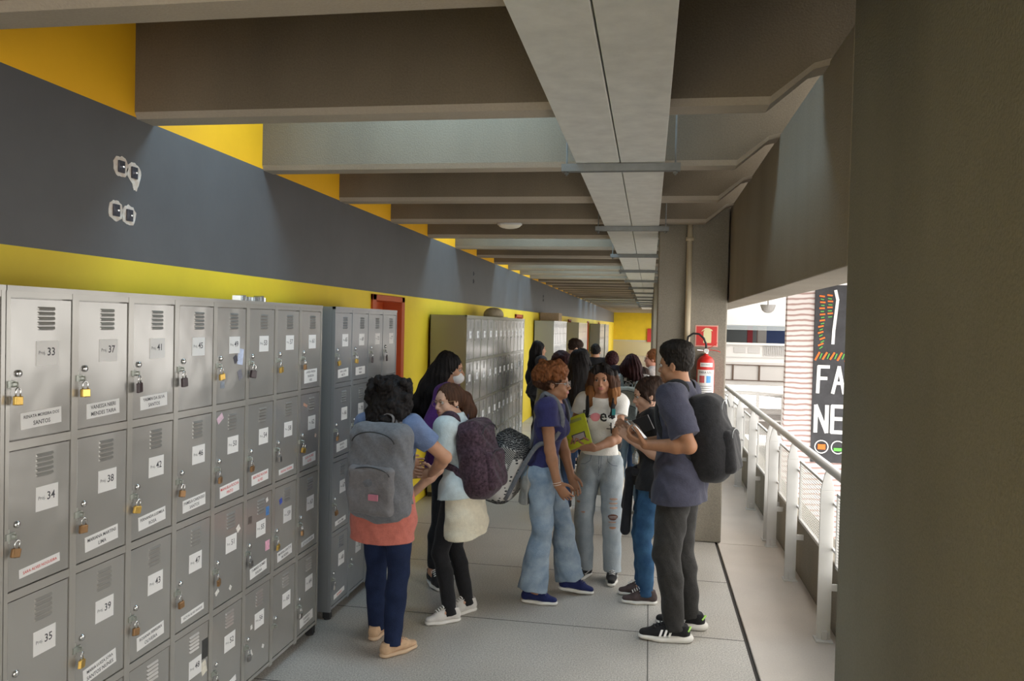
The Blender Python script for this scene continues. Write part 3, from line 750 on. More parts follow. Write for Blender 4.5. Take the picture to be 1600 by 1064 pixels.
# ================================================================ figures, clothes and bags from signed-distance fields
import openvdb
def A(*v): return np.array(v if len(v) > 1 else v[0], dtype=float)
def nrm(v): v = np.asarray(v, float); return v / (np.linalg.norm(v) + 1e-9)
def rotm(yaw=0, pitch=0, roll=0):
    """columns: right, forward, up; pitch>0 looks up, yaw>0 turns left, roll>0 leans to the right ear"""
    cy, sy = math.cos(yaw), math.sin(yaw); cp, sp = math.cos(pitch), math.sin(pitch); cr, sr = math.cos(roll), math.sin(roll)
    Z = np.array([[cy, -sy, 0], [sy, cy, 0], [0, 0, 1]]); X = np.array([[1, 0, 0], [0, cp, -sp], [0, sp, cp]]); Yr = np.array([[cr, 0, sr], [0, 1, 0], [-sr, 0, cr]])
    return Z @ X @ Yr

class Field:
    def __init__(s, res=.005): s.res = res; s.ops = []
    def cone(s, a, b, ra, rb, k=.012, flat=None, sub=False, clip=None):
        s.ops.append(('c', A(a), A(b), ra, rb, flat, k, sub, clip)); return s
    def ell(s, c, r, k=.012, R_=None, sub=False, clip=None):
        s.ops.append(('e', A(c), A(r), R_, None, None, k, sub, clip)); return s
    def box(s, c, half, rad=.01, k=.01, R_=None, sub=False, clip=None):
        s.ops.append(('b', A(c), A(half), R_, rad, None, k, sub, clip)); return s
    def chain(s, pts, rs, k=.012, flat=None):
        for i in range(len(pts) - 1): s.cone(pts[i], pts[i + 1], rs[i], rs[i + 1], k, flat)
        return s
    def clip(s, n, p):          # keep the side where n.(x-p) < 0
        n = nrm(n); s.ops.append(('k', n, float(n @ A(p)))); return s
    def noise(s, amp, fn): s.ops.append(('n', amp, fn)); return s
    def _d(s, op, X, Y, Z):
        t = op[0]
        if t == 'c':
            a, b, ra, rb, flat = op[1:6]
            ba = b - a; L2 = max(ba @ ba, 1e-9)
            px, py, pz = X - a[0], Y - a[1], Z - a[2]
            h = np.clip((px * ba[0] + py * ba[1] + pz * ba[2]) / L2, 0, 1)
            qx, qy, qz = px - h * ba[0], py - h * ba[1], pz - h * ba[2]
            q2 = qx * qx + qy * qy + qz * qz
            if flat is not None:
                dv, f_ = flat; cc = qx * dv[0] + qy * dv[1] + qz * dv[2]
                q2 = q2 + cc * cc * (1 / f_ ** 2 - 1)
            return np.sqrt(q2) - (ra + (rb - ra) * h)
        c = op[1]; px, py, pz = X - c[0], Y - c[1], Z - c[2]
        Rm = op[3]
        if Rm is not None:
            px, py, pz = (px * Rm[0, 0] + py * Rm[1, 0] + pz * Rm[2, 0], px * Rm[0, 1] + py * Rm[1, 1] + pz * Rm[2, 1], px * Rm[0, 2] + py * Rm[1, 2] + pz * Rm[2, 2])
        r = op[2]
        if t == 'e':
            k0 = np.sqrt((px / r[0]) ** 2 + (py / r[1]) ** 2 + (pz / r[2]) ** 2)
            k1 = np.sqrt((px / r[0] ** 2) ** 2 + (py / r[1] ** 2) ** 2 + (pz / r[2] ** 2) ** 2) + 1e-6
            return k0 * (k0 - 1) / k1
        rad = op[4]
        qx, qy, qz = np.abs(px) - r[0] + rad, np.abs(py) - r[1] + rad, np.abs(pz) - r[2] + rad
        return np.sqrt(np.maximum(qx, 0) ** 2 + np.maximum(qy, 0) ** 2 + np.maximum(qz, 0) ** 2) + np.minimum(np.maximum(qx, np.maximum(qy, qz)), 0) - rad
    def _bb(s, op):
        if op[0] == 'c':
            a, b, ra, rb = op[1:5]; r = max(ra, rb)
            return np.minimum(a, b) - r, np.maximum(a, b) + r
        r = op[2]
        if op[3] is not None:
            e = np.abs(op[3]) @ r; return op[1] - e, op[1] + e
        return op[1] - r, op[1] + r
    def mesh(s):
        h = s.res; pad = 4 * h
        bbs = [s._bb(o) for o in s.ops if o[0] in 'ceb' and not o[7]]
        lo = np.min([b[0] for b in bbs], 0) - pad - .012; hi = np.max([b[1] for b in bbs], 0) + pad + .012
        n = np.ceil((hi - lo) / h).astype(int) + 1
        xs = [(lo[i] + h * np.arange(n[i])).astype(np.float32) for i in range(3)]
        BIG = .03
        F_ = np.full(tuple(n), BIG, np.float32)
        G = (xs[0][:, None, None], xs[1][None, :, None], xs[2][None, None, :])
        for o in s.ops:
            if o[0] == 'k':
                n_, c = o[1], o[2]
                np.maximum(F_, (G[0] * n_[0] + G[1] * n_[1] + G[2] * n_[2] - c).astype(np.float32), out=F_); continue
            if o[0] == 'n':
                F_ += (o[1] * o[2](*G)).astype(np.float32); continue
            k, sub, clip = o[6], o[7], o[8]
            b0, b1 = s._bb(o); m = BIG + k + h
            i0 = np.maximum(((b0 - m - lo) / h).astype(int), 0); i1 = np.minimum(((b1 + m - lo) / h).astype(int) + 2, n)
            if np.any(i1 <= i0): continue
            sl = tuple(slice(i0[i], i1[i]) for i in range(3))
            g = (G[0][sl[0]], G[1][:, sl[1]], G[2][:, :, sl[2]])
            d = s._d(o, *g)
            if clip is not None:
                cn = nrm(clip[0]); cc = cn @ A(clip[1]); d = np.maximum(d, g[0] * cn[0] + g[1] * cn[1] + g[2] * cn[2] - cc)
            f0 = F_[sl]
            if sub: d = -d; a_ = np.maximum(f0, d); e = np.maximum(k - np.abs(f0 - d), 0); F_[sl] = a_ + e * e * .25 / k
            else: a_ = np.minimum(f0, d); e = np.maximum(k - np.abs(f0 - d), 0); F_[sl] = a_ - e * e * .25 / k
        grid = openvdb.FloatGrid(1.0); grid.copyFromArray(np.ascontiguousarray(F_))
        P, Q = grid.convertToQuads(0.0)
        return P * h + lo, Q
    def build(s, name, mats, parent=None, base=(0, 0, 0), mfn=None, smooth=True):
        P, Q = s.mesh()
        return quads_obj(name, P - A(base), Q, mats, parent, (lambda c: mfn(c + A(base))) if mfn else None)

def quads_obj(name, P, Q, mats, parent=None, mfn=None):
    me = bpy.data.meshes.new(name)
    nv, nf = len(P), len(Q)
    me.vertices.add(nv); me.vertices.foreach_set('co', np.asarray(P, np.float32).ravel())
    Q = np.asarray(Q)[:, ::-1]
    me.loops.add(nf * 4); me.loops.foreach_set('vertex_index', Q.astype(np.int32).ravel())
    me.polygons.add(nf); me.polygons.foreach_set('loop_start', (np.arange(nf) * 4).astype(np.int32))
    if not isinstance(mats, (list, tuple)): mats = [mats]
    for m in mats: me.materials.append(m)
    if mfn:
        c = P[Q].mean(1); me.polygons.foreach_set('material_index', mfn(c).astype(np.int32))
    me.polygons.foreach_set('use_smooth', np.ones(nf, bool))
    me.update(calc_edges=True); me.validate()
    # outward normals check
    v0 = P[Q[:, 0]]; nn = np.cross(P[Q[:, 1]] - v0, P[Q[:, 2]] - v0); vol = np.einsum('ij,ij->i', v0 - P.mean(0), nn).sum()
    if vol < 0: me.flip_normals()
    o = bpy.data.objects.new(name, me); COL.objects.link(o)
    if parent: o.parent = parent
    return o

def folds(f=1.0, seed=0.0, lean=.3):
    """soft cloth folds"""
    def fn(X, Y, Z):
        return (np.sin(38 * f * Z + 14 * f * X + 3 * np.sin(17 * X + 11 * Y + seed) + seed) * .5 + np.sin(23 * f * Y - 19 * f * Z * lean + 4 * np.sin(13 * Z + 9 * X + seed * 2)) * .35 + np.sin(61 * f * X + 47 * f * Z + 5 * np.sin(21 * Y + seed)) * .2)
    return fn
def curls(f=1.0, seed=0.):
    def fn(X, Y, Z):
        a = np.sin(170 * f * X + 3 * np.sin(70 * f * Y + seed) + 2 * np.sin(55 * f * Z)); b = np.sin(160 * f * Y + 3 * np.sin(75 * f * Z + seed)); c = np.sin(150 * f * Z + 3 * np.sin(65 * f * X + seed))
        return (a + b + c) / 2.2 + .6 * np.sin(48 * f * X + seed) * np.sin(52 * f * Y) * np.sin(50 * f * Z + 1)
    return fn

def skin(name, c): return mat('skin_' + name, c, .52, noise=.07, nscale=25, spec=.35)
def cloth(name, c, noise=.18, nscale=40, rough=.9, bump=.25, bscale=120, stretch=None): return mat('cloth_' + name, c, rough, noise=noise, nscale=nscale, bump=bump, bscale=bscale, spec=.2, stretch=stretch, sheen=.1)
def denim(name, c, c2): return mat('denim_' + name, c, .85, col2=c2, nscale=9, bump=.3, bscale=180, spec=.2)
def hairm(name, c, noise=.5): return mat('hair_' + name, c, .6, noise=noise, nscale=60, bump=.7, bscale=110, spec=.16, stretch=(1, 1, .12))
M_SCL = mat('eye_white', (.42, .40, .38), .3); M_IRIS = mat('iris_dark', (.03, .015, .008), .15); M_BROW = mat('brow_hair', (.03, .018, .012), .8)

def ik(a, c, l1, l2, pole):
    a, c = A(a), A(c); d = c - a; L = np.linalg.norm(d); Lm = min(L, (l1 + l2) * .998)
    u = d / (L + 1e-9); c2 = a + u * Lm
    x = (l1 * l1 - l2 * l2 + Lm * Lm) / (2 * Lm); hgt = math.sqrt(max(l1 * l1 - x * x, 0))
    p = A(pole); p = nrm(p - u * (p @ u)); return a + u * x + p * hgt, c2

class Body:
    """A posed human. World targets are given; everything is stored in the person's own frame (x right, y forward, z up)."""
    def __init__(s, name_label, loc, face, H=1.65, sex='f', skin_m=None, res=.005, pel_dz=0, pel_off=(0, 0), lean=0, side=0, twist=0, feet=None, hands=None, elbows=None, head=(0, 0, 0), handdir=None, curl=(.5, .5), build=1.0, knees=None, group=None, head_off=(0, 0, 0), lipc=None, detail=True, palm=None, sh_dz=(0, 0)):
        s.k = k = H / 1.70; s.loc = A(loc[0], loc[1], 0); s.face = R(face); s.H = H; s.sex = sex; s.res = res; s.bw = build; s.detail = detail
        s.o = empty('person', tuple(s.loc), s.face, name_label, 'person', group)
        s.skin = skin_m
        s.pel = A(pel_off[0], pel_off[1], .945 * k + pel_dz)
        Rt = rotm(0, -R(lean), R(side)); s.Rp = rotm(0, 0, 0); s.Rt = rotm(R(twist), 0, 0) @ Rt
        upv = Rt[:, 2]; s.up = upv; s.tr = s.Rt[:, 0]; s.tf = s.Rt[:, 1]
        s.waist = s.pel + upv * .12 * k; s.chest = s.pel + upv * .29 * k; s.shc = s.pel + upv * .435 * k; s.neck = s.pel + upv * .475 * k - s.tf * .005
        sw = (.158 if sex == 'f' else .182) * k * build
        s.sh = {+1: s.shc + s.tr * sw + A(0, 0, sh_dz[1]), -1: s.shc - s.tr * sw + A(0, 0, sh_dz[0])}
        s.HR = rotm(R(head[0]), R(head[1]), R(head[2]))
        s.hs = (.94 if sex == 'f' else .98) * (.96 + .04 * k)
        s.head = s.neck + upv * .055 * k + A(0, 0, .075 * k) + s.tf * .02 + A(head_off)
        s.hip = {+1: s.pel + A(.085 * k, 0, -.05 * k), -1: s.pel + A(-.085 * k, 0, -.05 * k)}
        s.kn, s.an, s.ft = {}, {}, {}
        feet = feet or {}
        for sd in (+1, -1):
            x, y, yw, lift, pt = feet.get(sd, (sd * .10, 0, -sd * 8, 0, 0))
            s.ft[sd] = (A(x, y, lift), R(yw), R(pt))
            an = A(x, y, lift + .085 * k); f = A(-math.sin(R(yw)), math.cos(R(yw)), .05)
            kp = knees.get(sd) if knees else None
            s.kn[sd], s.an[sd] = ik(s.hip[sd], an, .42 * k, .396 * k, kp if kp is not None else f)
        s.el, s.wr, s.hd = {}, {}, {}
        la, lf = .285 * k, .245 * k
        for sd in (+1, -1):
            t = (hands or {}).get(sd)
            w = s.sh[sd] + A(sd * .06, .04, -.50 * k) if t is None else A(t)
            pole = (elbows or {}).get(sd, A(sd * .4, -1, -.2))
            s.el[sd], s.wr[sd] = ik(s.sh[sd], w, la, lf, pole)
            hd = (handdir or {}).get(sd); s.hd[sd] = nrm(hd) if hd is not None else nrm(s.wr[sd] - s.el[sd] + A(0, .0, -.05))
        s.curl = {+1: curl[1], -1: curl[0]}; s.palm = palm or {}
        s.lip = lipc
    def hp(s, x, y, z): return s.head + s.HR @ (A(x, y, z) * s.hs)
    def world(s, p):
        c, n = math.cos(s.face), math.sin(s.face); return A(s.loc[0] + p[0] * c - p[1] * n, s.loc[1] + p[0] * n + p[1] * c, p[2])
    def local(s, x, y, z):
        c, n = math.cos(s.face), math.sin(s.face); dx, dy = x - s.loc[0], y - s.loc[1]; return A(dx * c + dy * n, -dx * n + dy * c, z)
    def torso(s, F, off=0, k=.02, top=True, bust=True, lowz=None):
        q = s.k * s.bw; fl = (s.tf, .66)
        F.cone(s.pel - s.up * .05 * s.k, s.waist, .148 * q + off, (.118 if s.sex == 'f' else .13) * q + off, .03, (s.tf, .68))
        F.cone(s.waist, s.chest, (.118 if s.sex == 'f' else .13) * q + off, .142 * q + off, .03, fl)
        F.cone(s.chest, s.shc - s.up * .03, .142 * q + off, .115 * q + off, .03, fl)
        if top:
            F.cone(s.shc - s.tr * .12 * q, s.shc + s.tr * .12 * q, .056 * q + off, .056 * q + off, .04)
            F.cone(s.shc + s.up * .0, s.neck + s.up * .02, .075 * q + off, .05 * q + off * .5, .05)
            for sd in (1, -1): F.ell(s.sh[sd] - s.tr * sd * .012, A(.054, .054, .058) * q + off, .03)
        for sd in (1, -1):
            F.ell(s.pel + A(sd * .07 * q, -.055 * q, -.06 * s.k), A(.082, .075, .085) * q + off, .04)
            if s.sex == 'f' and bust: F.ell(s.chest + s.tr * sd * .068 * q + s.tf * .078 * q + s.up * .0, A(.056, .048, .056) * q + off, .04)
        return F
    def arm(s, F, sd, off=0, t0=0, t1=2, clipend=True, rr=None):
        """t runs 0..1 on the upper arm, 1..2 on the forearm"""
        q = s.k * s.bw; m_ = 1.12 if s.sex == 'm' else 1
        a, e, w = s.sh[sd], s.el[sd], s.wr[sd]
        if t1 > 0:
            tt = min(1, t1); p = a + (e - a) * tt
            F.cone(a, a + (e - a) * min(1, t1 + .12) if t1 < 1 else e, .047 * q * m_ + off, (.047 - .009 * tt) * q * m_ + off, .03, clip=(e - a, p) if t1 < 1 else None)
        if t1 > 1:
            tt = t1 - 1; p = e + (w - e) * tt
            F.cone(e, e + (w - e) * .3, .037 * q * m_ + off, .039 * q * m_ + off, .02)
            F.cone(e + (w - e) * .3, e + (w - e) * min(1, tt + (.08 if tt < 1 else 0)), .039 * q * m_ + off, (.039 - .014 * min(1, tt)) * q * m_ + off, .02, clip=(w - e, p) if tt < 1 else None)
    def leg(s, F, sd, off=0, t1=2, end=None, thick=1.0, knee=None, k=.02):
        q = s.k * s.bw; a, e, w = s.hip[sd], s.kn[sd], s.an[sd]
        F.cone(a, e, .088 * q * thick + off, (knee or .054 * q * thick + off), k)
        if t1 > 1:
            p = e + (w - e) * (t1 - 1); r1 = end or (.038 * q * thick + off)
            mid = e + (w - e) * .32 - A(0, .012, 0)
            F.cone(e, mid, (knee or .052 * q * thick + off), (.054 * q * thick + off) if end is None else ((knee or .055) + (r1 - (knee or .055)) * .35), k)
            F.cone(mid, e + (w - e) * (t1 - 1 + .1), (.054 * q * thick + off) if end is None else ((knee or .055) + (r1 - (knee or .055)) * .35), r1, k, clip=(w - e, p))
    def build_hand(s, F, sd, q=None):
        q = (q or s.k) * (1.0 if s.sex == 'f' else 1.08); w = s.wr[sd]; d = s.hd[sd]
        pn = s.palm.get(sd); pn = A(pn) if pn is not None else -s.tr * sd * 1.0
        pn = nrm(pn - d * (pn @ d))            # palm faces this way
        th = nrm(np.cross(pn, d)) * (-sd)       # thumb side
        # keep thumb forward/up for relaxed hands
        s.hf = getattr(s, 'hf', {}); s.hf[sd] = (d, pn, th)
        F.cone(s.el[sd] + (w - s.el[sd]) * .8, w + d * .01, .026 * q, .024 * q, .015, (pn, .8))
        F.cone(w + d * .01, w + d * .075 * q, .030 * q, .038 * q, .012, (pn, .38))
        cu = s.curl[sd]; rad = .0082 * q
        for i, (off, L) in enumerate(((.029, .068), (.010, .076), (-.010, .071), (-.029, .056))):
            p = w + d * (.088 - .004 * abs(i - 1)) * q + th * off * q
            ang = .15 + cu * (.55 + .08 * i); spread = (off / .029) * .10; dd = nrm(d + th * spread)
            seg = (.45, .30, .25)
            for j in range(3):
                v = dd * math.cos(ang) + pn * math.sin(ang)
                p2 = p + v * L * seg[j] * q; F.cone(p, p2, rad * (1 - .07 * j), rad * (1 - .07 * (j + 1)), .003); p = p2; ang += cu * (.95 - .15 * j) + .06
        p = w + d * .022 * q + th * .026 * q; v = nrm(d * .65 + th * .75 + pn * (.25 + .4 * cu))
        F.cone(p - d * .01 * q, p + v * .038 * q, .014 * q, .0105 * q, .008); p = p + v * .038 * q
        v = nrm(d * .9 + th * (.45 - .5 * cu) + pn * (.2 + .5 * cu)); F.cone(p, p + v * .028 * q, .0102 * q, .009 * q, .003); p = p + v * .028 * q; v = nrm(v + d * .2 - th * .25); F.cone(p, p + v * .022 * q, .009 * q, .0072 * q, .003)
    def make(s, wide=1.0, noface=False):
        F = Field(s.res); s.torso(F, 0)
        for sd in (1, -1):
            s.arm(F, sd, 0, 0, 2); s.leg(F, sd, 0, 2)
            a = s.an[sd]; yw = s.ft[sd][1]; f = A(-math.sin(yw), math.cos(yw), 0)
            F.cone(a, a + f * .08 * s.k + A(0, 0, -.035), .034 * s.k, .022 * s.k, .02); F.cone(a, a - f * .02 + A(0, 0, -.03), .032 * s.k, .022 * s.k, .02)
            s.build_hand(F, sd)
        h, q, M = s.hp, s.hs, s.HR
        F.cone(s.neck - s.up * .03, h(0, -.02, -.06), (.054 if s.sex == 'f' else .062) * s.k, (.048 if s.sex == 'f' else .058) * q, .02)
        E = lambda c, r, k=.01, sub=False: F.ell(h(*c), A(r) * q, k, M, sub)
        E((0, -.014, .028), (.073, .094, .089)); E((0, .022, -.030), (.058 * wide, .064, .082), .02); E((0, .045, -.082), (.030 * wide, .034, .026), .02)
        for sd in (1, -1):
            E((sd * .036 * wide, .052, -.034), (.024, .026, .026), .014)
            E((sd * .046 * wide, .012, -.072), (.018, .034, .022), .02)
        E((0, .060, .030), (.045, .026, .026), .02)
        F.cone(h(-.036, .077, .019), h(.036, .077, .019), .0065 * q, .0065 * q, .012)
        if s.detail:
            for sd in (1, -1): E((sd * .0305, .096, .002), (.015, .0135, .0075), .006, True)
        F.cone(h(0, .082, .006), h(0, .103, -.030), .0075 * q, .0105 * q, .008); E((0, .100, -.033), (.011, .011, .009), .006)
        for sd in (1, -1): E((sd * .0115, .092, -.036), (.0075, .010, .007), .006)
        E((0, .077, -.060), (.030, .016, .020), .014)
        if s.detail:
            E((0, .0915, -.0565), (.021, .007, .0052), .003); E((0, .0905, -.0655), (.018, .008, .0062), .003); E((0, .098, -.061), (.022, .006, .0016), .002, True)
        E((0, .074, -.092), (.018, .014, .014), .012)
        for sd in (1, -1):
            E((sd * .073, -.008, -.008), (.009, .018, .030), .006); E((sd * .081, -.004, -.004), (.005, .010, .016), .004, True)
        lipm = s.lip or mat('lips', (.42, .15, .12), .4)
        ins = M.T
        def mfn(c):
            L = (c - s.head) @ M / q
            e = ((L[:, 0] / .023) ** 2 + ((L[:, 2] + .061) / .0115) ** 2 < 1) & (L[:, 1] > .082)
            return e.astype(int)
        b = F.build('body', [s.skin, lipm], s.o, mfn=mfn)
        if not noface and s.detail:
            for sd in (1, -1):
                e = MB(); c = h(sd * .0305, .0765, .002); ax = nrm(M @ A(0, 1, -.04)); r = .0114 * q
                prof = [(r * math.sin(t), -r * math.cos(t)) for t in np.linspace(.05, math.pi - .05, 17)]
                e.lathe(prof, tuple(c), tuple(ax), 20)
                for i in range(len(e.f)):
                    cen = np.mean([e.v[j] for j in e.f[i]], axis=0)
                    e.m[i] = 1 if nrm(cen - c) @ ax > .83 else 0
                e.build('eye', [M_SCL, M_IRIS], s.o, smooth=True)
                g = MB(); pts = [tuple(h(sd * x, y, z)) for x, y, z in ((.014, .0885, .0175), (.024, .087, .0215), (.036, .081, .0225), (.046, .071, .0185))]
                g.tube(pts, [.0022, .003, .0028, .001], 6); g.build('eyebrow', M_BROW, s.o, smooth=True)
                g = MB(); pts = [tuple(h(sd * x, y, z)) for x, y, z in ((.018, .0865, .0045), (.0245, .0905, .0092), (.0305, .0915, .0102), (.038, .088, .008), (.044, .082, .003))]
                g.tube(pts, [.0011, .0018, .002, .0018, .001], 6); g.build('eyelash', M_BROW, s.o, smooth=True)
        return b
    # ------------------------------------------------ clothes
    def tee(s, m, name='shirt', sleeve=.55, off=.014, hem=-.06, mats=None, mfn=None, seed=1., amp=.004, neckr=.075, vneck=0, res=None, loose=0, sleeveoff=.016):
        F = Field(res or s.res); s.torso(F, off)
        if loose:
            F.cone(s.chest - s.up * .02, s.pel + s.up * (hem - .02), .145 * s.k * s.bw + off, .150 * s.k * s.bw + off + loose, .03, (s.tf, .75))
        if hem < -.03:
            for sd in (1, -1): F.cone(s.hip[sd] + A(0, -.01, .05), s.hip[sd] + (s.kn[sd] - s.hip[sd]) * .35, .092 * s.k * s.bw + off + .006 + loose * .3, .090 * s.k * s.bw + off + .006 + loose * .3, .05)
        for sd in (1, -1): s.arm(F, sd, off + sleeveoff - .014 + .004, 0, sleeve)
        F.noise(amp, folds(1, seed))
        F.clip(-s.up, s.pel + s.up * hem * s.k)
        F.clip(s.up, s.neck + s.up * .045)
        F.ell(s.neck + s.tf * (.03 + vneck * .3) + s.up * .02, A(neckr, neckr * .9, .045 + vneck), .006, s.Rt, sub=True)
        return F.build(name, mats or m, s.o, mfn=mfn)
    def pants(s, m, name='trousers', off=.008, t1=1.93, end=None, knee=None, seed=2., amp=.003, thick=1.0, waist=.07, mats=None, mfn=None, res=None, foldf=1.0):
        F = Field(res or s.res); q = s.k * s.bw
        F.cone(s.pel - s.up * .05 * s.k, s.waist, .148 * q + off, (.108 if s.sex == 'f' else .12) * q + off, .03, (s.tf, .68))
        for sd in (1, -1):
            F.ell(s.pel + A(sd * .07 * q, -.055 * q, -.06 * s.k), A(.082, .075, .085) * q + off, .04)
            s.leg(F, sd, off, t1, end, thick, knee, k=.008)
        F.noise(amp, folds(foldf, seed)); F.clip(s.up, s.pel + s.up * waist * s.k)
        return F.build(name, mats or m, s.o, mfn=mfn)
    def shoe(s, sd, style, up_m, sole_m, lace_m=None, res=.004, extra=None):
        c, yw, pt = s.ft[sd]; q = s.k * (.98 if s.sex == 'f' else 1.08)
        M = rotm(yw, -pt, 0); o = c + A(0, 0, 0)
        P = lambda x, y, z: o + M @ (A(x * sd, y, z) * q)
        F = Field(res)
        F.cone(P(0, -.045, .052), P(-.004, .08, .048), .034 * q, .036 * q, .02, (M[:, 2], .9)); F.cone(P(-.004, .08, .046), P(-.006, .15, .036), .038 * q, .028 * q, .02, (M[:, 2], .75))
        hi = .105 if style == 'high' else .088
        F.cone(P(0, -.05, .045), P(0, -.03, hi), .035 * q, .039 * q, .02); F.cone(P(0, .0, .07), P(0, -.005, hi), .036 * q, .038 * q, .02)
        F.cone(P(0, .09, .062), P(0, .01, hi), .020 * q, .026 * q, .015)
        F.clip(M @ A(0, -.1, 1), P(0, -.02, hi + .004)); F.clip(M @ A(0, 0, -1), P(0, 0, .022))
        u = F.build('shoe', up_m, s.o)
        G = Field(res); th = .014 if style != 'runner' else .018
        G.cone(P(0, -.05, .014), P(-.002, .07, .014), .040 * q, .044 * q, .02, (M[:, 2], .5)); G.cone(P(-.002, .07, .014), P(-.006, .150, .016 + (.004 if style == 'runner' else 0)), .044 * q, .034 * q, .02, (M[:, 2], .5))
        if style == 'runner': G.cone(P(0, -.062, .02), P(0, .02, .018), .042 * q, .042 * q, .02, (M[:, 2], .62))
        G.clip(M @ A(0, 0, -1), P(0, 0, .0015)); G.clip(M @ A(0, 0, 1), P(0, 0, .027 if style != 'runner' else .036))
        G.build('sole', sole_m, u)
        if lace_m:
            L = MB()
            for i in range(5):
                y = .035 + i * .016; z = .114 + (hi - .088) - i * .0088
                L.tube([tuple(P(-.022, y, z - .006)), tuple(P(0, y + .004, z + .004)), tuple(P(.022, y, z - .006))], .0038 * q, 6)
            for e in (-1, 1): L.tube([tuple(P(0, .034, .114)), tuple(P(e * .014, .038, .122)), tuple(P(e * .026, .034, .112)), tuple(P(e * .024, .052, .098))], .002, 6)
            L.build('laces', lace_m, u, smooth=True)
        if style == 'runner':
            L = MB()
            for i in range(3):
                for e in (1, -1):
                    y = .022 + i * .024
                    L.quad([tuple(P(e * .0455, y, .036)), tuple(P(e * .0455, y + .012, .036)), tuple(P(e * .0375, y - .012 + .012, .068)), tuple(P(e * .0375, y - .012, .068))])
                    L.quad([tuple(P(e * .030, y, .036)), tuple(P(e * .030, y + .012, .036)), tuple(P(e * .026, y - .012 + .012, .068)), tuple(P(e * .026, y - .012, .068))])
            L.build('side_stripe', M_PAPER, u)
        if extra: extra(P, u)
        return u
    def shoes(s, style, up_m, sole_m, lace_m=None, res=.004, extra=None):
        for sd in (1, -1): s.shoe(sd, style, up_m, sole_m, lace_m, res, extra)
    # ------------------------------------------------ hair
    def hair(s, m, style, res=None, seed=0., extra=None, amp=.003, f=1.0, face=None, build_name='hair', mats=None, mfn=None):
        F = Field(res or max(s.res, .005)); h, q, M = s.hp, s.hs, s.HR
        E = lambda c, r, k=.01, sub=False: F.ell(h(*c), A(r) * q, k, M, sub)
        C = lambda a, b, ra, rb, k=.02, flat=None: F.cone(h(*a), h(*b), ra * q, rb * q, k, (M @ nrm(flat[0]), flat[1]) if flat else None)
        if style == 'short':
            E((0, -.020, .036), (.080, .098, .094)); E((0, .080, -.045), (.075, .075, .098), .006, True)
            for sd in (1, -1): E((sd * .08, .02, -.05), (.03, .06, .045), .006, True)
            F.clip(M @ A(0, 0, -1), h(0, 0, -.075))
        else:
            E((0, -.018, .032), (.083, .102, .098)); 
            E((0, .088, -.034), (.054, .062, .092) if face is None else face, .006, True)
        if extra: extra(F, h, q, M, E, C)
        F.noise(amp, curls(f, seed) if style in ('curly', 'short') else strands(s, f, seed))
        return F.build(build_name, mats or m, s.o, mfn=mfn)

def strands(s, f=1.0, seed=0.):
    M = s.HR; c = s.head
    def fn(X, Y, Z):
        x = (X - c[0]) * M[0, 0] + (Y - c[1]) * M[1, 0] + (Z - c[2]) * M[2, 0]; y = (X - c[0]) * M[0, 1] + (Y - c[1]) * M[1, 1] + (Z - c[2]) * M[2, 1]; z = (X - c[0]) * M[0, 2] + (Y - c[1]) * M[1, 2] + (Z - c[2]) * M[2, 2]
        a = np.arctan2(x, -y)
        return np.sin(22 * f * a + 2.2 * np.sin(14 * z + seed) + seed) * .6 + np.sin(47 * f * a + 3 * np.sin(9 * z + 2 + seed)) * .4 + .5 * np.sin(28 * z + 6 * a + seed)
    return fn

def spline(pts, n=6):
    """Catmull-Rom through pts"""
    P = [A(p) for p in pts]; P = [2 * P[0] - P[1]] + P + [2 * P[-1] - P[-2]]; out = []
    for i in range(1, len(P) - 2):
        for t in np.linspace(0, 1, n, endpoint=False):
            out.append(.5 * (2 * P[i] + (P[i + 1] - P[i - 1]) * t + (2 * P[i - 1] - 5 * P[i] + 4 * P[i + 1] - P[i + 2]) * t * t + (3 * P[i] - P[i - 1] - 3 * P[i + 1] + P[i + 2]) * t ** 3))
    out.append(P[-2]); return out

def glasses(b, m, round_=True, r=.021):
    g = MB(); h = b.hp
    for sd in (1, -1):
        g.tube([tuple(h(sd * .032 + r * math.cos(t), .101 - .1 * abs(r * math.cos(t) * sd + .0) , .0 + r * .92 * math.sin(t))) for t in np.linspace(0, 2 * math.pi, 21)[:-1]], .0011, 6, closed=True)
        g.tube([tuple(h(sd * .054, .098, .004)), tuple(h(sd * .069, .07, .006)), tuple(h(sd * .077, .01, .006)), tuple(h(sd * .078, -.012, -.006))], .0011, 6)
    g.tube([tuple(h(-.011, .1, .003)), tuple(h(0, .104, .006)), tuple(h(.011, .1, .003))], .0011, 6)
    g.build('glasses', m, b.o, smooth=True)

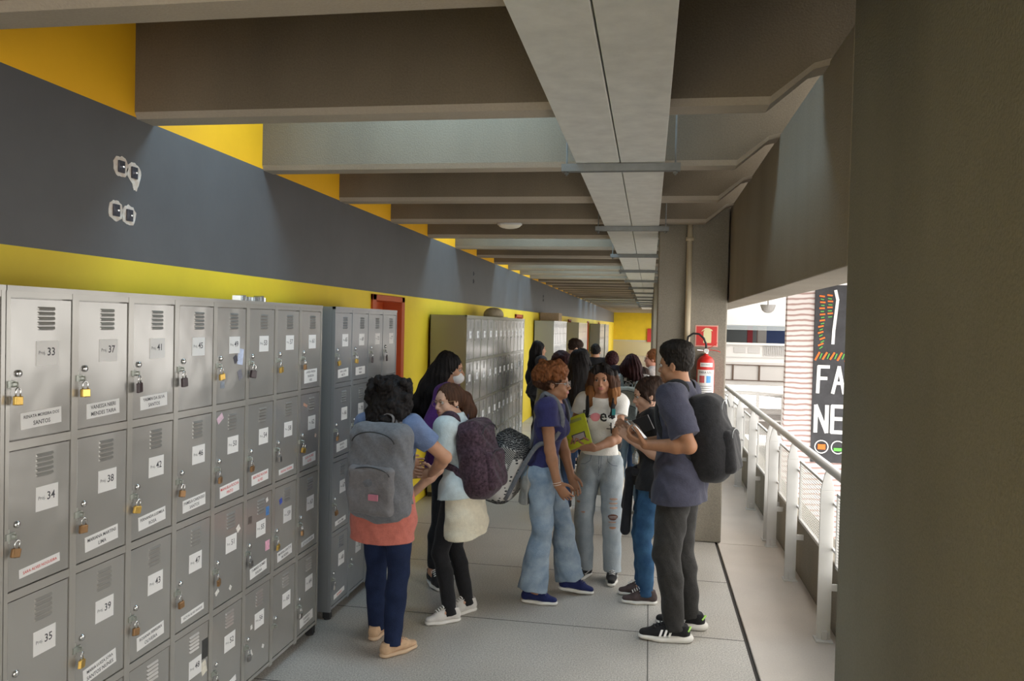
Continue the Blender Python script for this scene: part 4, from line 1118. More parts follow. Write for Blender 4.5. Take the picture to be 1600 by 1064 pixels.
def backpack(b, label, m, m2, w=.30, h=.44, d=.17, off=(0, 0, 0), tilt=0, strap=True, shape='round', strap_m=None, group=None, res=.006, parts=True, mats=None, mfn=None, yawb=0, amp=.003, strapw=.05, strapx=.098, strapk=1.0):
    """a backpack on b's back; a thing of its own with pockets and shoulder straps"""
    M = b.Rt @ rotm(R(yawb), R(tilt), 0)
    c = b.chest - b.tf * (.105 * b.k * b.bw + d * .52) + b.up * (-.04) + b.Rt @ A(off)
    base = c - M[:, 2] * h / 2
    wb = b.world(base)
    o = empty('backpack', tuple(wb), b.face, label, 'backpack', group)
    P = lambda x, y, z: c + M @ A(x, y, z)
    F = Field(res)
    F.box(c, A(w / 2, d / 2, h / 2), min(w, d) * .42, .02, M)
    F.ell(P(0, -d * .12, -h * .12), A(w * .52, d * .56, h * .40), .04, M)
    F.noise(amp, folds(1.1, w * 30))
    F.build('bag', mats or m, o, base=base, mfn=mfn)
    if parts:
        F = Field(res); F.box(P(0, -d * .50, -h * .17), A(w * .38, d * .22, h * .25), d * .17, .02, M); F.noise(amp, folds(1.2, w * 50)); F.build('front_pocket', m2, o, base=base)
        T = MB()
        T.tube([tuple(P(w * .36 * math.cos(t), -d * .50 - .016 + .010 * abs(math.cos(t)) , h * .30 + h * .12 * math.sin(t)) - base) for t in np.linspace(.1, math.pi - .1, 14)], .0035, 6)
        T.tube([tuple(P(w * .34 * math.cos(t), -d * .60, -h * .02 + h * .09 * math.sin(t)) - base + M @ A(0, -d * .10, 0)) for t in np.linspace(.1, math.pi - .1, 12)], .003, 6)
        T.build('zip', M_BLACK if m.name != 'cloth_black_bag' else M_STEELDK, o, smooth=True)
        T = MB(); T.tube([tuple(p - base) for p in spline([P(-.03, d * .38, h * .47), P(-.03, d * .38, h * .55), P(0, d * .38, h * .58), P(.03, d * .38, h * .55), P(.03, d * .38, h * .47)])], 0, 8, flat=(.022, .007), wdir=tuple(M[:, 1])); T.build('carry_loop', strap_m or m2, o, smooth=True)
    if strap:
        q = b.k * b.bw
        for sd in (1, -1):
            a = P(sd * .06, d * .45, h * .44)
            sp = b.shc + b.tr * sd * strapx * q
            fr_ = b.tf
            pts = [a, sp - fr_ * .060 * q + b.up * .058, sp + b.up * .084, sp + fr_ * .068 * q + b.up * .040, b.chest + b.tr * sd * .105 * q + fr_ * (.118 if b.sex == 'f' else .112) * q + b.up * .05,
                   b.chest + b.tr * sd * .145 * q + fr_ * .06 * q - b.up * .08, b.chest + b.tr * sd * .15 * q - fr_ * .05 * q - b.up * .14, P(sd * w * .42, d * .40, -h * .34)]
            S = spline([p - base for p in pts], 7); n = len(S)
            wd = []
            for i in range(n):
                t = nrm(S[min(i + 1, n - 1)] - S[max(i - 1, 0)]); out = nrm(S[i] + base - (b.chest + b.up * max(-.1, min(.14, (S[i] + base - b.chest) @ b.up))))
                wd.append(tuple(np.cross(t, out)))
            T = MB(); T.tube([tuple(p) for p in S], 0, 8, flat=(strapw * q, .012), wdir=wd); T.build('shoulder_strap', strap_m or m2, o, smooth=True)
    return o, (c, M, base)

# ================================================================ the people
def lw(loc, face, x, y, z):
    c, n = math.cos(R(face)), math.sin(R(face)); dx, dy = x - loc[0], y - loc[1]; return A(dx * c + dy * n, -dx * n + dy * c, z)
def wf(loc, face, x, y, yawworld, lift=0, pt=0):
    p = lw(loc, face, x, y, 0); return (p[0], p[1], yawworld - face, lift, pt)
def ld(face, x, y, z):
    c, n = math.cos(R(face)), math.sin(R(face)); return A(x * c + y * n, -x * n + y * c, z)

def tied(b, m, z0=.02, z1=-.30, off=.03, flare=.03, front=.03, name='tied_jacket', sleeves=((-.05, .12, -.30), (.06, .12, -.34)), knot=True, seed=1., amp=.007, side=0, tilt_=0):
    """a garment knotted round the waist: draped over back and hips, sleeves hanging in front"""
    F = Field(b.res); q = b.k * b.bw
    F.cone(b.pel + b.up * z0, b.pel + A(0, -.02, -.08), .13 * q + off, .165 * q + off, .02, (A(0, 1, 0), .72))
    F.cone(b.pel + A(0, -.02, -.08), b.pel + A(side, -.04, z1 - .05), .165 * q + off, .165 * q + off + flare, .02, (A(0, 1, 0), .75))
    F.noise(amp, folds(1.0, seed)); F.clip((tilt_, .10 * (tilt_ != 0), -1), b.pel + A(0, 0, z1)); F.clip((0, 0, 1), b.pel + A(0, 0, z0 + .05)); F.clip((0, 1, 0), b.pel + A(0, front, 0))
    for sg_, s in zip((1, -1), sleeves):
        a = b.pel + A(sg_ * .14 * q, .04, z0 + .02); kn = b.pel + A(0, .155 * q, z0)
        if knot: F.cone(a, kn, .028, .026, .02); F.cone(kn, b.pel + A(s[0], s[1], s[2]), .027, .034, .02)
        else: F.cone(a + A(0, -.05, 0), b.pel + A(s[0], s[1], s[2]), .026, .034, .02)
    if knot: F.ell(b.pel + A(0, .16 * q, z0), A(.035, .03, .03), .01)
    return F.build(name, m, b.o)

SK_TAN = skin('tan', (.47, .25, .155)); SK_BROWN = skin('brown', (.34, .165, .09)); SK_LIGHT = skin('light', (.56, .33, .23)); SK_MED = skin('medium', (.42, .215, .13))
H_BLACK = hairm('black', (.012, .010, .010)); H_DARK = hairm('dark_brown', (.030, .016, .011)); H_AUB = hairm('auburn', (.17, .060, .020)); H_RED = hairm('dark_red', (.035, .010, .012)); H_BROWN = hairm('brown', (.065, .030, .017)); H_GOLD = hairm('golden_brown', (.20, .085, .028))
SOLE_W = mat('rubber_white', (.72, .70, .66), .6); SOLE_BE = mat('rubber_beige', (.58, .42, .28), .6); LACE = mat('lace_white', (.75, .74, .72), .8); CANVAS_BK = cloth('black_canvas', (.02, .02, .022)); CANVAS_NAVY = cloth('navy_canvas', (.018, .025, .10))
BLACKC = cloth('black', (.014, .014, .016), noise=.2)

# ---- student with curly black hair, grey backpack, seen from behind
loc, fa = (-1.46, 4.33), -10
a = Body('student seen from behind with curly black hair, blue tee and salmon shirt round the waist', loc, fa, H=1.54, skin_m=SK_TAN, res=.005,
         feet={-1: wf(loc, fa, -1.53, 4.42, 0), 1: wf(loc, fa, -1.36, 4.20, -40, 0, 0)},
         hands={1: lw(loc, fa, -1.255, 4.56, .955), -1: lw(loc, fa, -1.46, 4.66, .98)}, elbows={1: ld(fa, 1, -.45, .1), -1: ld(fa, -.6, -.5, -.2)}, handdir={1: ld(fa, -.7, .6, -.2), -1: ld(fa, .8, .5, 0)},
         head=(8, -6, 0), build=1.06, lean=3)
a.make(noface=False)
a.tee(cloth('steel_blue', (.14, .19, .32), noise=.12), hem=-.02, sleeve=.55, amp=.005, seed=3.)
a.pants(denim('navy', (.008, .014, .042), (.016, .028, .075)), off=.008, t1=2.08, seed=4., thick=1.02)
a.shoes('low', cloth('beige_canvas', (.56, .38, .24), noise=.1), SOLE_BE, mat('lace_beige', (.55, .42, .30), .8))
def hx(F, h, q, M, E, C):
    E((0, -.02, .035), (.118, .118, .112), .03); E((.01, -.035, -.05), (.125, .115, .11), .04); E((-.03, -.05, -.13), (.10, .085, .075), .04); E((.05, -.04, -.12), (.07, .07, .07), .04)
    rr = random.Random(5)
    for i in range(70):
        t = rr.random() * 6.28; z = rr.uniform(-.17, .12); rd = .125 * math.sqrt(max(.15, 1 - (z / .18) ** 2 * .6))
        E((rd * math.cos(t), -.03 + rd * math.sin(t) * .95 - .01, z), (.024, .024, .028), .012)
    E((0, .12, -.03), (.055, .065, .085), .01, True)
a.hair(H_BLACK, 'curly', res=.004, extra=hx, amp=.0035, f=1.1)
tied(a, cloth('salmon', (.50, .155, .12), noise=.12), z0=.02, z1=-.24, off=.035, flare=.0, seed=2., name='tied_shirt', knot=False, sleeves=())
GREYBAG = cloth('grey_bag', (.15, .155, .17), noise=.15, nscale=60); GREYBAG2 = cloth('grey_bag_pocket', (.17, .165, .172), noise=.12, nscale=60)
bp, (c_, M_, base_) = backpack(a, 'large soft grey backpack on the student beside the dark bluish lockers', GREYBAG, GREYBAG2, w=.36, h=.53, d=.18, off=(.055, .02, -.06), tilt=2, amp=.006)
T = MB(); P_ = lambda x, y, z: tuple(c_ + M_ @ A(x, y, z) - base_)
T.box(-.028, .028, -.004, .004, -.01, .022); o = T.build('pink_tag', mat('pink_print', (.45, .16, .22), .7), bp); o.location = P_(.05, -.165, -.12)

# ---- tall student with a white mask
loc, fa = (-1.41, 5.50), -84
b_ = Body('student with a white face mask, long black hair and purple top', loc, fa, H=1.66, skin_m=SK_TAN, res=.006,
          feet={-1: wf(loc, fa, -1.43, 5.60, -95), 1: wf(loc, fa, -1.46, 5.40, -150)}, hands={1: lw(loc, fa, -1.30, 5.30, .95), -1: lw(loc, fa, -1.22, 5.55, .95)}, head=(0, -3, 0), build=.98)
b_.make()
b_.tee(cloth('purple', (.10, .030, .17), noise=.15), hem=-.10, sleeve=1.5, off=.016, seed=5.)
b_.pants(BLACKC, t1=1.9, seed=6.); b_.shoes('high', CANVAS_BK, SOLE_W, LACE)
def hx(F, h, q, M, E, C):
    F.chain([h(0, -.04, .06), h(0, -.11, -.04), h(0, -.17, -.16), h(0, -.24, -.28), h(0, -.30, -.36)], [.075, .07, .07, .06, .03], .03, (M[:, 1], .8))
    F.chain([h(-.03, -.08, .0), h(-.03, -.15, -.14), h(-.04, -.20, -.30), h(-.03, -.22, -.42)], [.06, .065, .06, .03], .03)
    F.chain([h(.05, -.03, .05), h(.062, -.045, -.05), h(.06, -.10, -.18), h(.05, -.16, -.32)], [.03, .04, .05, .03], .03)
b_.hair(H_BLACK, 'long', extra=hx, amp=.004)
F = Field(.004); h = b_.hp
F.ell(h(0, .052, -.058), A(.060, .056, .046), .01, b_.HR); F.clip(b_.HR @ A(0, -1, 0), h(0, .018, 0)); F.clip(b_.HR @ A(0, .3, 1), h(0, .10, -.022))
F.build('face_mask', cloth('mask_white', (.78, .78, .78), noise=.02), b_.o)
g = MB()
for sd in (1, -1): g.tube([tuple(h(sd * .055, .045, -.03)), tuple(h(sd * .073, .012, -.005)), tuple(h(sd * .079, -.012, .012))], .0014, 6)
g.build('mask_loop', MATS['cloth_mask_white'], b_.o)

# ---- student with glasses looking back, maroon backpack
loc, fa = (-1.17, 4.86), 80
c = Body('student with glasses and brown ponytail, pale tee and black leggings', loc, fa, H=1.50, skin_m=SK_LIGHT, res=.005, pel_dz=-.015, lean=7, pel_off=(0, -.02),
         feet={-1: wf(loc, fa, -1.175, 4.74, 128), 1: wf(loc, fa, -1.11, 4.93, 138)}, hands={-1: lw(loc, fa, -1.40, 4.66, .80), 1: lw(loc, fa, -1.38, 4.88, .88)},
         elbows={-1: ld(fa, .35, -.25, -1), 1: ld(fa, .3, .5, -1)}, handdir={-1: ld(fa, -1, -.05, .12), 1: ld(fa, -1, 0, 0)}, head=(60, -3, 6), knees={-1: A(-.1, 1, 0), 1: A(.1, 1, 0)}, head_off=(0, .02, 0))
c.make()
c.tee(cloth('pale_tee', (.50, .58, .60), noise=.08), hem=-.06, sleeve=.62, off=.018, seed=7., amp=.006, sleeveoff=.024)
c.pants(BLACKC, off=.005, t1=2.09, seed=8., amp=.002)
c.shoes('high', cloth('white_canvas', (.62, .60, .57), noise=.05), SOLE_W, LACE)
def hx(F, h, q, M, E, C):
    E((0, .078, -.005), (.062, .074, .090), .006, True)
    F.chain([h(0, -.09, .04), h(0, -.135, .01), h(0, -.155, -.08), h(.01, -.15, -.17), h(.01, -.13, -.22)], [.04, .045, .055, .05, .02], .02)
    for i in range(16):
        t = i * 2.4; E((.045 * math.cos(t), -.15 + .04 * math.sin(t), -.0 - i * .013), (.018, .018, .022), .012)
c.hair(H_BROWN, 'long', extra=hx, amp=.0025, face=None)
glasses(c, mat('gold_wire', (.55, .36, .20), .3, metal=.8))
g = MB(); g.lathe([(.006, -.003), (.008, 0), (.006, .003)], tuple(c.hp(-.083, -.005, -.036)), (1, 0, 0), 10); g.build('earring', M_CHROME, c.o)
tied(c, cloth('cream', (.60, .55, .43), noise=.08), z0=.03, z1=-.24, off=.026, flare=.03, seed=9., amp=.012, tilt_=.25, name='tied_jacket', side=.0, knot=False, sleeves=())
MAR = cloth('maroon_bag', (.055, .032, .045), noise=.7, nscale=55)
backpack(c, 'rounded dark maroon backpack on the student with glasses', MAR, MAR, w=.33, h=.48, d=.19, off=(0, .05, -.04), tilt=-3, amp=.006)

# ---- student with auburn puff and patterned backpack
loc, fa = (-.61, 5.32), -96
d = Body('student with auburn curly hair, navy tee and flared ripped jeans', loc, fa, H=1.60, skin_m=SK_BROWN, res=.005, pel_dz=.0, lean=6, pel_off=(0, -.075),
         feet={1: wf(loc, fa, -.72, 5.20, -98), -1: wf(loc, fa, -.50, 5.44, -80, .02, 8)}, hands={1: lw(loc, fa, -.56, 5.15, .755), -1: lw(loc, fa, -.50, 5.40, .80)},
         elbows={1: ld(fa, -1, -.2, .1), -1: ld(fa, -1, .3, 0)}, handdir={1: ld(fa, .55, .15, -.75), -1: ld(fa, .35, -.1, -.9)}, head=(0, 1, 0), curl=(.35, .25), knees={1: A(0, 1, 0), -1: A(0, 1, 0)}, lipc=mat('lips_rose', (.38, .12, .11), .35))
d.make()
d.tee(cloth('navy_tee', (.030, .030, .105), noise=.12), hem=.01, sleeve=.42, seed=11., amp=.005, sleeveoff=.022)
JEAN1 = denim('flared', (.15, .22, .31), (.34, .41, .48))
d.pants(JEAN1, off=.012, t1=1.98, end=.104, knee=.068, seed=12., amp=.006, thick=1.0)
d.shoes('low', CANVAS_NAVY, SOLE_W, mat('lace_navy', (.10, .10, .22), .8))
def hx(F, h, q, M, E, C):
    E((0, .072, -.012), (.060, .072, .088), .01, True)
    E((0, -.05, .085), (.105, .105, .080), .03); E((0, .015, .105), (.085, .075, .055), .03); E((0, -.105, .04), (.085, .07, .08), .03)
    rr = random.Random(8)
    for i in range(60):
        t = rr.random() * 6.28; z = rr.uniform(.03, .16); rd = .105 * math.sqrt(max(.1, 1 - ((z - .07) / .11) ** 2))
        E((rd * math.cos(t) * .95, -.04 + rd * math.sin(t) * 1.1, z), (.02, .02, .02), .01)
def hm(cc):
    L_ = (cc - d.head) @ d.HR
    return np.where(L_[:, 2] + np.sin(90 * L_[:, 1]) * .006 + np.sin(70 * L_[:, 0]) * .006 < .02, 1, 0).astype(int)
d.hair(H_AUB, 'curly', res=.004, extra=hx, amp=.003, f=1.2, mats=[H_AUB, H_BROWN], mfn=hm)
glasses(d, mat('silver_wire', (.6, .6, .6), .3, metal=.8))
g = MB()
for dz in (-.012, .002):
    w_ = d.wr[1] + nrm(d.wr[1] - d.el[1]) * dz; dv = nrm(d.wr[1] - d.el[1]); u = nrm(np.cross(dv, (0, 0, 1))); v = np.cross(dv, u)
    g.tube([tuple(w_ + (u * math.cos(t) + v * math.sin(t)) * .029) for t in np.linspace(0, 6.28, 17)[:-1]], .0025, 6, closed=True)
g.build('bracelet', mat('bead_pale', (.62, .50, .42), .4), d.o)
def patt():
    m = bpy.data.materials.new('dotted_fabric'); m.use_nodes = True
    n = nt(m).nodes; l = nt(m).links; b = n['Principled BSDF']; b.inputs['Roughness'].default_value = .85
    tc = n.new('ShaderNodeTexCoord'); v = n.new('ShaderNodeTexVoronoi'); v.inputs['Scale'].default_value = 34; v.inputs['Randomness'].default_value = .25
    mp = n.new('ShaderNodeMapping'); mp.inputs['Scale'].default_value = (1, .75, 1.25); l.new(tc.outputs['Object'], mp.inputs[0]); l.new(mp.outputs[0], v.inputs['Vector'])
    r = n.new('ShaderNodeValToRGB'); r.color_ramp.interpolation = 'CONSTANT'; r.color_ramp.elements[0].color = (.03, .03, .035, 1); r.color_ramp.elements[1].position = .27; r.color_ramp.elements[1].color = (.58, .56, .53, 1)
    l.new(v.outputs['Distance'], r.inputs[0]); l.new(r.outputs[0], b.inputs['Base Color']); return m
def waves(name, c1, c2, sc, dirn='Z', dist=1.5, duty=.5):
    m = bpy.data.materials.new(name); m.use_nodes = True
    n = nt(m).nodes; l = nt(m).links; b = n['Principled BSDF']; b.inputs['Roughness'].default_value = .85
    tc = n.new('ShaderNodeTexCoord'); v = n.new('ShaderNodeTexWave'); v.bands_direction = dirn; v.inputs['Scale'].default_value = sc; v.inputs['Distortion'].default_value = dist; v.inputs['Detail Scale'].default_value = 2
    l.new(tc.outputs['Object'], v.inputs['Vector'])
    r = n.new('ShaderNodeValToRGB'); r.color_ramp.interpolation = 'CONSTANT'; r.color_ramp.elements[0].color = (*c1, 1); r.color_ramp.elements[1].position = duty; r.color_ramp.elements[1].color = (*c2, 1)
    l.new(v.outputs['Fac'], r.inputs[0]); l.new(r.outputs[0], b.inputs['Base Color']); return m
DOT = patt(); STR = waves('hatched_fabric', (.04, .04, .045), (.42, .41, .38), 42, 'DIAGONAL', .5, .45); BLK = waves('black_woven_fabric', (.02, .02, .022), (.30, .30, .29), 24, 'Z', 9, .86)
base_c = d.chest
def bagm(cc):   # pattern panels by height on the bag
    return np.where(cc[:, 2] < .66, 2, np.where(cc[:, 2] > .95, 2, 0)).astype(int)
bp, (c_, M_, base_) = backpack(d, 'black and white patterned backpack hanging low on the student in navy tee', DOT, DOT, w=.34, h=.48, d=.25, off=(0, -.03, -.29), tilt=-15, mats=[DOT, STR, BLK], mfn=bagm, strap_m=GREYBAG, parts=False, strapw=.034)
F = Field(.006); P2 = lambda x, y, z: c_ + M_ @ A(x, y, z)
F.box(P2(0, -.11, -.06), A(.115, .035, .10), .03, .02, M_); F.noise(.003, folds(1, 4)); F.build('front_pocket', DOT, bp, base=base_)
F = Field(.006); F.box(P2(.158, .0, .05), A(.012, .055, .13), .01, .02, M_); F.build('side_panel', STR, bp, base=base_)
F = Field(.006); F.box(P2(0, -.03, .20), A(.13, .10, .045), .04, .02, M_); F.noise(.004, folds(1, 9)); F.build('top_flap', BLK, bp, base=base_)
T = MB(); T.tube([tuple(P2(.13, -.10, -.20) - base_), tuple(P2(.14, -.14, -.27) - base_), tuple(P2(.14, -.15, -.42) - base_)], 0, 8, flat=(.024, .005), wdir=(1, 0, 0)); T.build('loose_strap', GREYBAG, bp)
# grey jacket stuffed under the bag
tied(d, cloth('stone_grey', (.30, .29, .27), noise=.1), z0=-.03, z1=-.24, off=.016, flare=.0, seed=3., front=-.07, name='tied_jacket', knot=False, sleeves=((.12, -.08, -.12), (-.12, -.08, -.12)))

# ---- student in white printed tee facing the camera, yellow folder
loc, fa = (-.335, 5.86), 177
e = Body('student in white printed tee and ripped light jeans facing the camera', loc, fa, H=1.60, skin_m=SK_MED, res=.004, build=.94, sh_dz=(-.01, -.01),
         feet={1: wf(loc, fa, -.43, 5.82, 152), -1: wf(loc, fa, -.225, 5.80, 183)}, hands={1: lw(loc, fa, -.53, 5.68, .955), -1: lw(loc, fa, -.365, 5.60, .985)},
         elbows={1: ld(fa, -.35, .2, -1), -1: ld(fa, .5, .3, -1)}, handdir={1: ld(fa, .25, -.75, .35), -1: ld(fa, -.95, -.15, .12)}, palm={1: ld(fa, .3, .3, 1), -1: ld(fa, 0, .8, .5)}, curl=(.45, .55), head=(-2, -3, 2), lipc=mat('lips_rose', (.38, .12, .11), .35))
e.make(wide=1.03)
tee = e.tee(cloth('white_tee', (.72, .71, .68), noise=.04), off=.013, hem=.02, sleeve=.34, seed=13., amp=.004, sleeveoff=.015, neckr=.085)
def ripped(name, c1, c2):
    m = denim(name, c1, c2); n = nt(m).nodes; l = nt(m).links; b = n['Principled BSDF']
    return m
JEAN2 = denim('light', (.27, .32, .36), (.42, .46, .49))
jn = e.pants(JEAN2, off=.009, t1=2.03, seed=14., amp=.004, thick=1.05, end=.064, knee=.072, res=.005, waist=.075)
def sneak(P, u):
    L = MB()
    for sx in (1, -1):
        L.tube([tuple(P(sx * .040, -.055, .062)), tuple(P(sx * .041, .0, .055)), tuple(P(sx * .042, .045, .042)), tuple(P(sx * .040, .07, .055))], .0035, 6)
    L.build('side_stripe', LACE, u, smooth=True)
e.shoes('low', CANVAS_BK, SOLE_W, LACE, extra=sneak)
def hx(F, h, q, M, E, C):
    for sd in (1, -1):
        F.chain([h(sd * .035, .055, .098), h(sd * .068, .045, .055), h(sd * .082, .030, -.02), h(sd * .086, .035, -.10), h(sd * .085, .045, -.18), h(sd * .078, .045, -.235)], [.022, .024, .028, .034, .034, .018], .018)
        F.chain([h(sd * .06, -.02, .04), h(sd * .088, -.01, -.06), h(sd * .095, .0, -.16), h(sd * .088, .01, -.23)], [.035, .042, .04, .02], .02)
    F.chain([h(0, -.06, .03), h(0, -.085, -.08), h(0, -.08, -.20)], [.07, .07, .06], .03)
    F.chain([h(-.072, -.01, .075), h(-.098, .0, .05), h(-.112, .005, -.03), h(-.115, .01, -.13), h(-.10, .01, -.19)], [.014, .022, .028, .03, .014], .01)
zc = e.head[2]
def hm(cc):
    L_ = (cc - e.head) @ e.HR
    n_ = np.sin(60 * L_[:, 0]) * .012 + np.sin(37 * L_[:, 1] + 2) * .012
    return np.where(L_[:, 2] + n_ > .035, 0, np.where(L_[:, 2] + n_ > -.06, 1, 2)).astype(int)
e.hair(H_DARK, 'long', res=.004, extra=hx, amp=.002, f=1.4, mats=[H_BLACK, H_BROWN, H_GOLD], mfn=hm)
# print on the tee, laid onto the cloth
from mathutils.bvhtree import BVHTree
def onto(ob, b, V, F_, mb, cx, cz, mi, d=.0022, dirv=None):
    me = ob.data; bvh = BVHTree.FromPolygons([tuple(v.co) for v in me.vertices], [tuple(p.vertices) for p in me.polygons])
    out = []
    for u, v in V:
        x = cx - u; z = cz + v
        r = bvh.ray_cast(Vector((x, .6, z)), Vector((0, -1, 0)))
        y = r[0].y + d if r[0] else .16
        out.append((x, y, z))
    mb.raw(out, F_, mi)
pr = MB(); zz = e.chest[2] + .020
def onto_txt(s, size, cx, cz, mi):
    V, F_ = text_geo(s, size, 'CENTER', .015); onto(tee, e, V, F_, pr, cx, cz, mi)
onto_txt('P', .075, .112, zz + .022, 0); onto_txt('r', .12, .082, zz, 0); onto_txt('e', .12, -.026, zz + .018, 0); onto_txt('f', .15, -.080, zz + .002, 0)
pts = [(.030 * math.cos(t) * (1 + .12 * math.sin(3 * t)), .026 * math.sin(t)) for t in np.linspace(0, 2 * math.pi, 24, endpoint=False)]
def grid_disc(rx, rz, n=8, m=20):
    V = [(0, 0)]; F_ = []
    for i in range(1, n + 1):
        for j in range(m):
            t = 2 * math.pi * j / m; V.append((rx * i / n * math.cos(t) * (1 + .10 * math.sin(3 * t)), rz * i / n * math.sin(t)))
    for j in range(m): F_.append((0, 1 + j, 1 + (j + 1) % m))
    for i in range(1, n):
        for j in range(m):
            F_.append((1 + (i - 1) * m + j, 1 + i * m + j, 1 + i * m + (j + 1) % m, 1 + (i - 1) * m + (j + 1) % m))
    return V, F_
V, F_ = grid_disc(.036, .030); onto(tee, e, V, F_, pr, .030, zz + .008, 1)
def bar(cx, cz, w_, h_, mi=0):
    n = 8; V = []; F_ = []
    for i in range(n + 1):
        for sx in (-1, 1): V.append(((sx * w_ / 2), -h_ / 2 + h_ * i / n) if h_ > w_ else (-w_ / 2 + w_ * i / n, sx * h_ / 2))
    for i in range(n): F_.append((2 * i, 2 * i + 1, 2 * i + 3, 2 * i + 2))
    onto(tee, e, V, F_, pr, cx, cz, mi)
bar(-.084, zz - .068, .009, .085); bar(-.078, zz - .072, .055, .007)
pr.build('chest_print', [mat('print_black', (.03, .03, .03), .8), mat('print_pink', (.68, .24, .27), .8)], tee)
# rips with skin showing, on the jeans front
RM = [SK_MED, mat('rip_shadow', (.12, .05, .035), .9), mat('frayed_thread', (.66, .66, .64), .9)]
for (cx, cz, w_, h_, mi) in ((-.115, .605, .055, .018, 0), (-.115, .575, .06, .016, 0), (-.118, .542, .055, .016, 0), (-.115, .478, .07, .042, 1), (-.112, .442, .055, .014, 0), (-.115, .40, .05, .018, 0), (.10, .50, .03, .010, 0), (.145, .66, .03, .016, 0), (.145, .62, .035, .014, 0), (.14, .57, .03, .014, 0)):
    rp = MB(); V, F_ = grid_disc(w_ / 2, h_ / 2, 4, 14); onto(jn, e, V, F_, rp, cx, cz, mi, d=.0015)
    if w_ > .05:
        for dz in (-.004, .005): V, F_ = grid_disc(w_ * .46, .0012, 2, 10); onto(jn, e, V, F_, rp, cx, cz + dz, 2, d=.003)
    rp.build('rip', RM, jn)
sm = MB(); cz0 = e.pel[2]
_pr = pr; pr = sm
def seam(pts, w_=.0035):
    for (a0, b0), (a1, b1) in zip(pts[:-1], pts[1:]):
        n = 5; V = []; F_ = []
        t = nrm(A(a1 - a0, b1 - b0)); q2 = A(-t[1], t[0]) * w_ / 2
        for i in range(n + 1):
            c2 = A(a0, b0) + (A(a1, b1) - A(a0, b0)) * i / n
            for sg in (-1, 1): V.append(tuple(c2 + q2 * sg))
        for i in range(n): F_.append((2 * i, 2 * i + 1, 2 * i + 3, 2 * i + 2))
        onto(jn, e, V, F_, sm, 0, 0, 0, d=.001)
seam([(0, cz0 + .03), (0, cz0 - .13)]); seam([(.016, cz0 + .02), (.016, cz0 - .06), (.0, cz0 - .09)], .0025)
for sg in (1, -1): seam([(sg * .055, cz0 + .03), (sg * .065, cz0 - .02), (sg * .10, cz0 - .045), (sg * .135, cz0 - .05)])
pr = _pr
sm.build('seam', mat('denim_seam', (.13, .16, .20), .9), jn)
# black backpack: straps over the shoulders
BB = cloth('black_bag', (.018, .018, .02), noise=.25)
bp, _x = backpack(e, 'black backpack whose straps cross the white printed tee', BB, BB, w=.28, h=.38, d=.13, off=(0, 0, -.02), parts=False, strapx=.112, strapw=.042)
T = MB(); T.box(-.012, .012, -.004, .004, -.022, .022); o = T.build('teal_clip', mat('teal', (.02, .32, .34), .5), bp); q_ = e.chest + e.tr * -.104 + e.tf * .152 + e.up * .075; o.location = tuple(q_ - _x[2])
tied(e, cloth('off_white_jacket', (.55, .53, .47), noise=.06), z0=.0, z1=-.30, off=.022, flare=.05, front=-.06, seed=6., name='tied_jacket', knot=False, sleeves=((.17, -.04, -.2), (-.175, .0, -.46)))
# yellow folder in her hands
fo = empty('folder', tuple(e.world(e.local(-.495, 5.645, 1.09))), R(fa), 'yellow green folder held by the student in white tee', 'folder')
Mf = rotm(R(-14), R(30), R(26))
def slab(mb, c, M, hx_, hy, hz, mi=0):
    P = [A(sx * hx_, sy * hy, sz * hz) for sz in (-1, 1) for sy in (-1, 1) for sx in (-1, 1)]
    P = [tuple(A(c) + M @ p) for p in P]; b = len(mb.v); mb.v += P
    for f_ in ((0, 2, 3, 1), (4, 5, 7, 6), (0, 1, 5, 4), (1, 3, 7, 5), (3, 2, 6, 7), (2, 0, 4, 6)): mb.f.append(tuple(b + i for i in f_)); mb.m.append(mi)
t = MB(); slab(t, (0, 0, 0), Mf, .090, .007, .120); t.build('cover', mat('folder_yellow_green', (.55, .60, .03), .45, noise=.06), fo, bevel=.003)
t = MB(); slab(t, Mf @ A(-.0, .008, 0), Mf, .086, .004, .115); t.build('pages', M_PAPER, fo)
t = MB(); slab(t, Mf @ A(0, .0125, 0), Mf, .090, .0015, .120); t.build('back_cover', MATS['folder_yellow_green'], fo)
t = MB(); slab(t, Mf @ A(.0, .0145, .085), Mf, .06, .0008, .012, 0); slab(t, Mf @ A(-.01, .0145, -.05), Mf, .05, .0008, .03, 1); slab(t, Mf @ A(-.01, .0148, -.05), Mf, .042, .0008, .022, 2); t.build('cover_print', [mat('print_olive', (.35, .38, .10), .6), M_INK, mat('print_grey', (.45, .40, .40), .6)], fo)

# ---- boy with black backpack
loc, fa = (.20, 4.87), 74
g_ = Body('boy with high dark hair, dusty navy tee and dark trousers, seen side-on', loc, fa, H=1.78, sex='m', skin_m=SK_BROWN, res=.005, lean=2,
          feet={-1: wf(loc, fa, .185, 4.76, 96), 1: wf(loc, fa, .285, 4.99, 84)}, hands={-1: lw(loc, fa, -.005, 4.70, 1.16), 1: lw(loc, fa, -.01, 4.93, 1.14)},
          elbows={-1: ld(fa, .08, -.2, -1), 1: ld(fa, .1, .3, -1)}, handdir={-1: ld(fa, -.85, .22, .35), 1: ld(fa, -.8, -.25, .4)}, palm={-1: ld(fa, .2, .5, 1), 1: ld(fa, .2, -.6, 1)}, curl=(.75, .6), head=(-6, -3, 0), build=.96, head_off=(0, .01, 0))
g_.make()
g_.tee(cloth('dusty_navy', (.052, .053, .080), noise=.12), hem=-.165, sleeve=.80, off=.018, seed=15., amp=.007, loose=.042, sleeveoff=.030)
g_.pants(cloth('charcoal', (.032, .031, .030), noise=.2), off=.014, t1=2.04, seed=16., amp=.005, thick=1.06, knee=.082, end=.058)
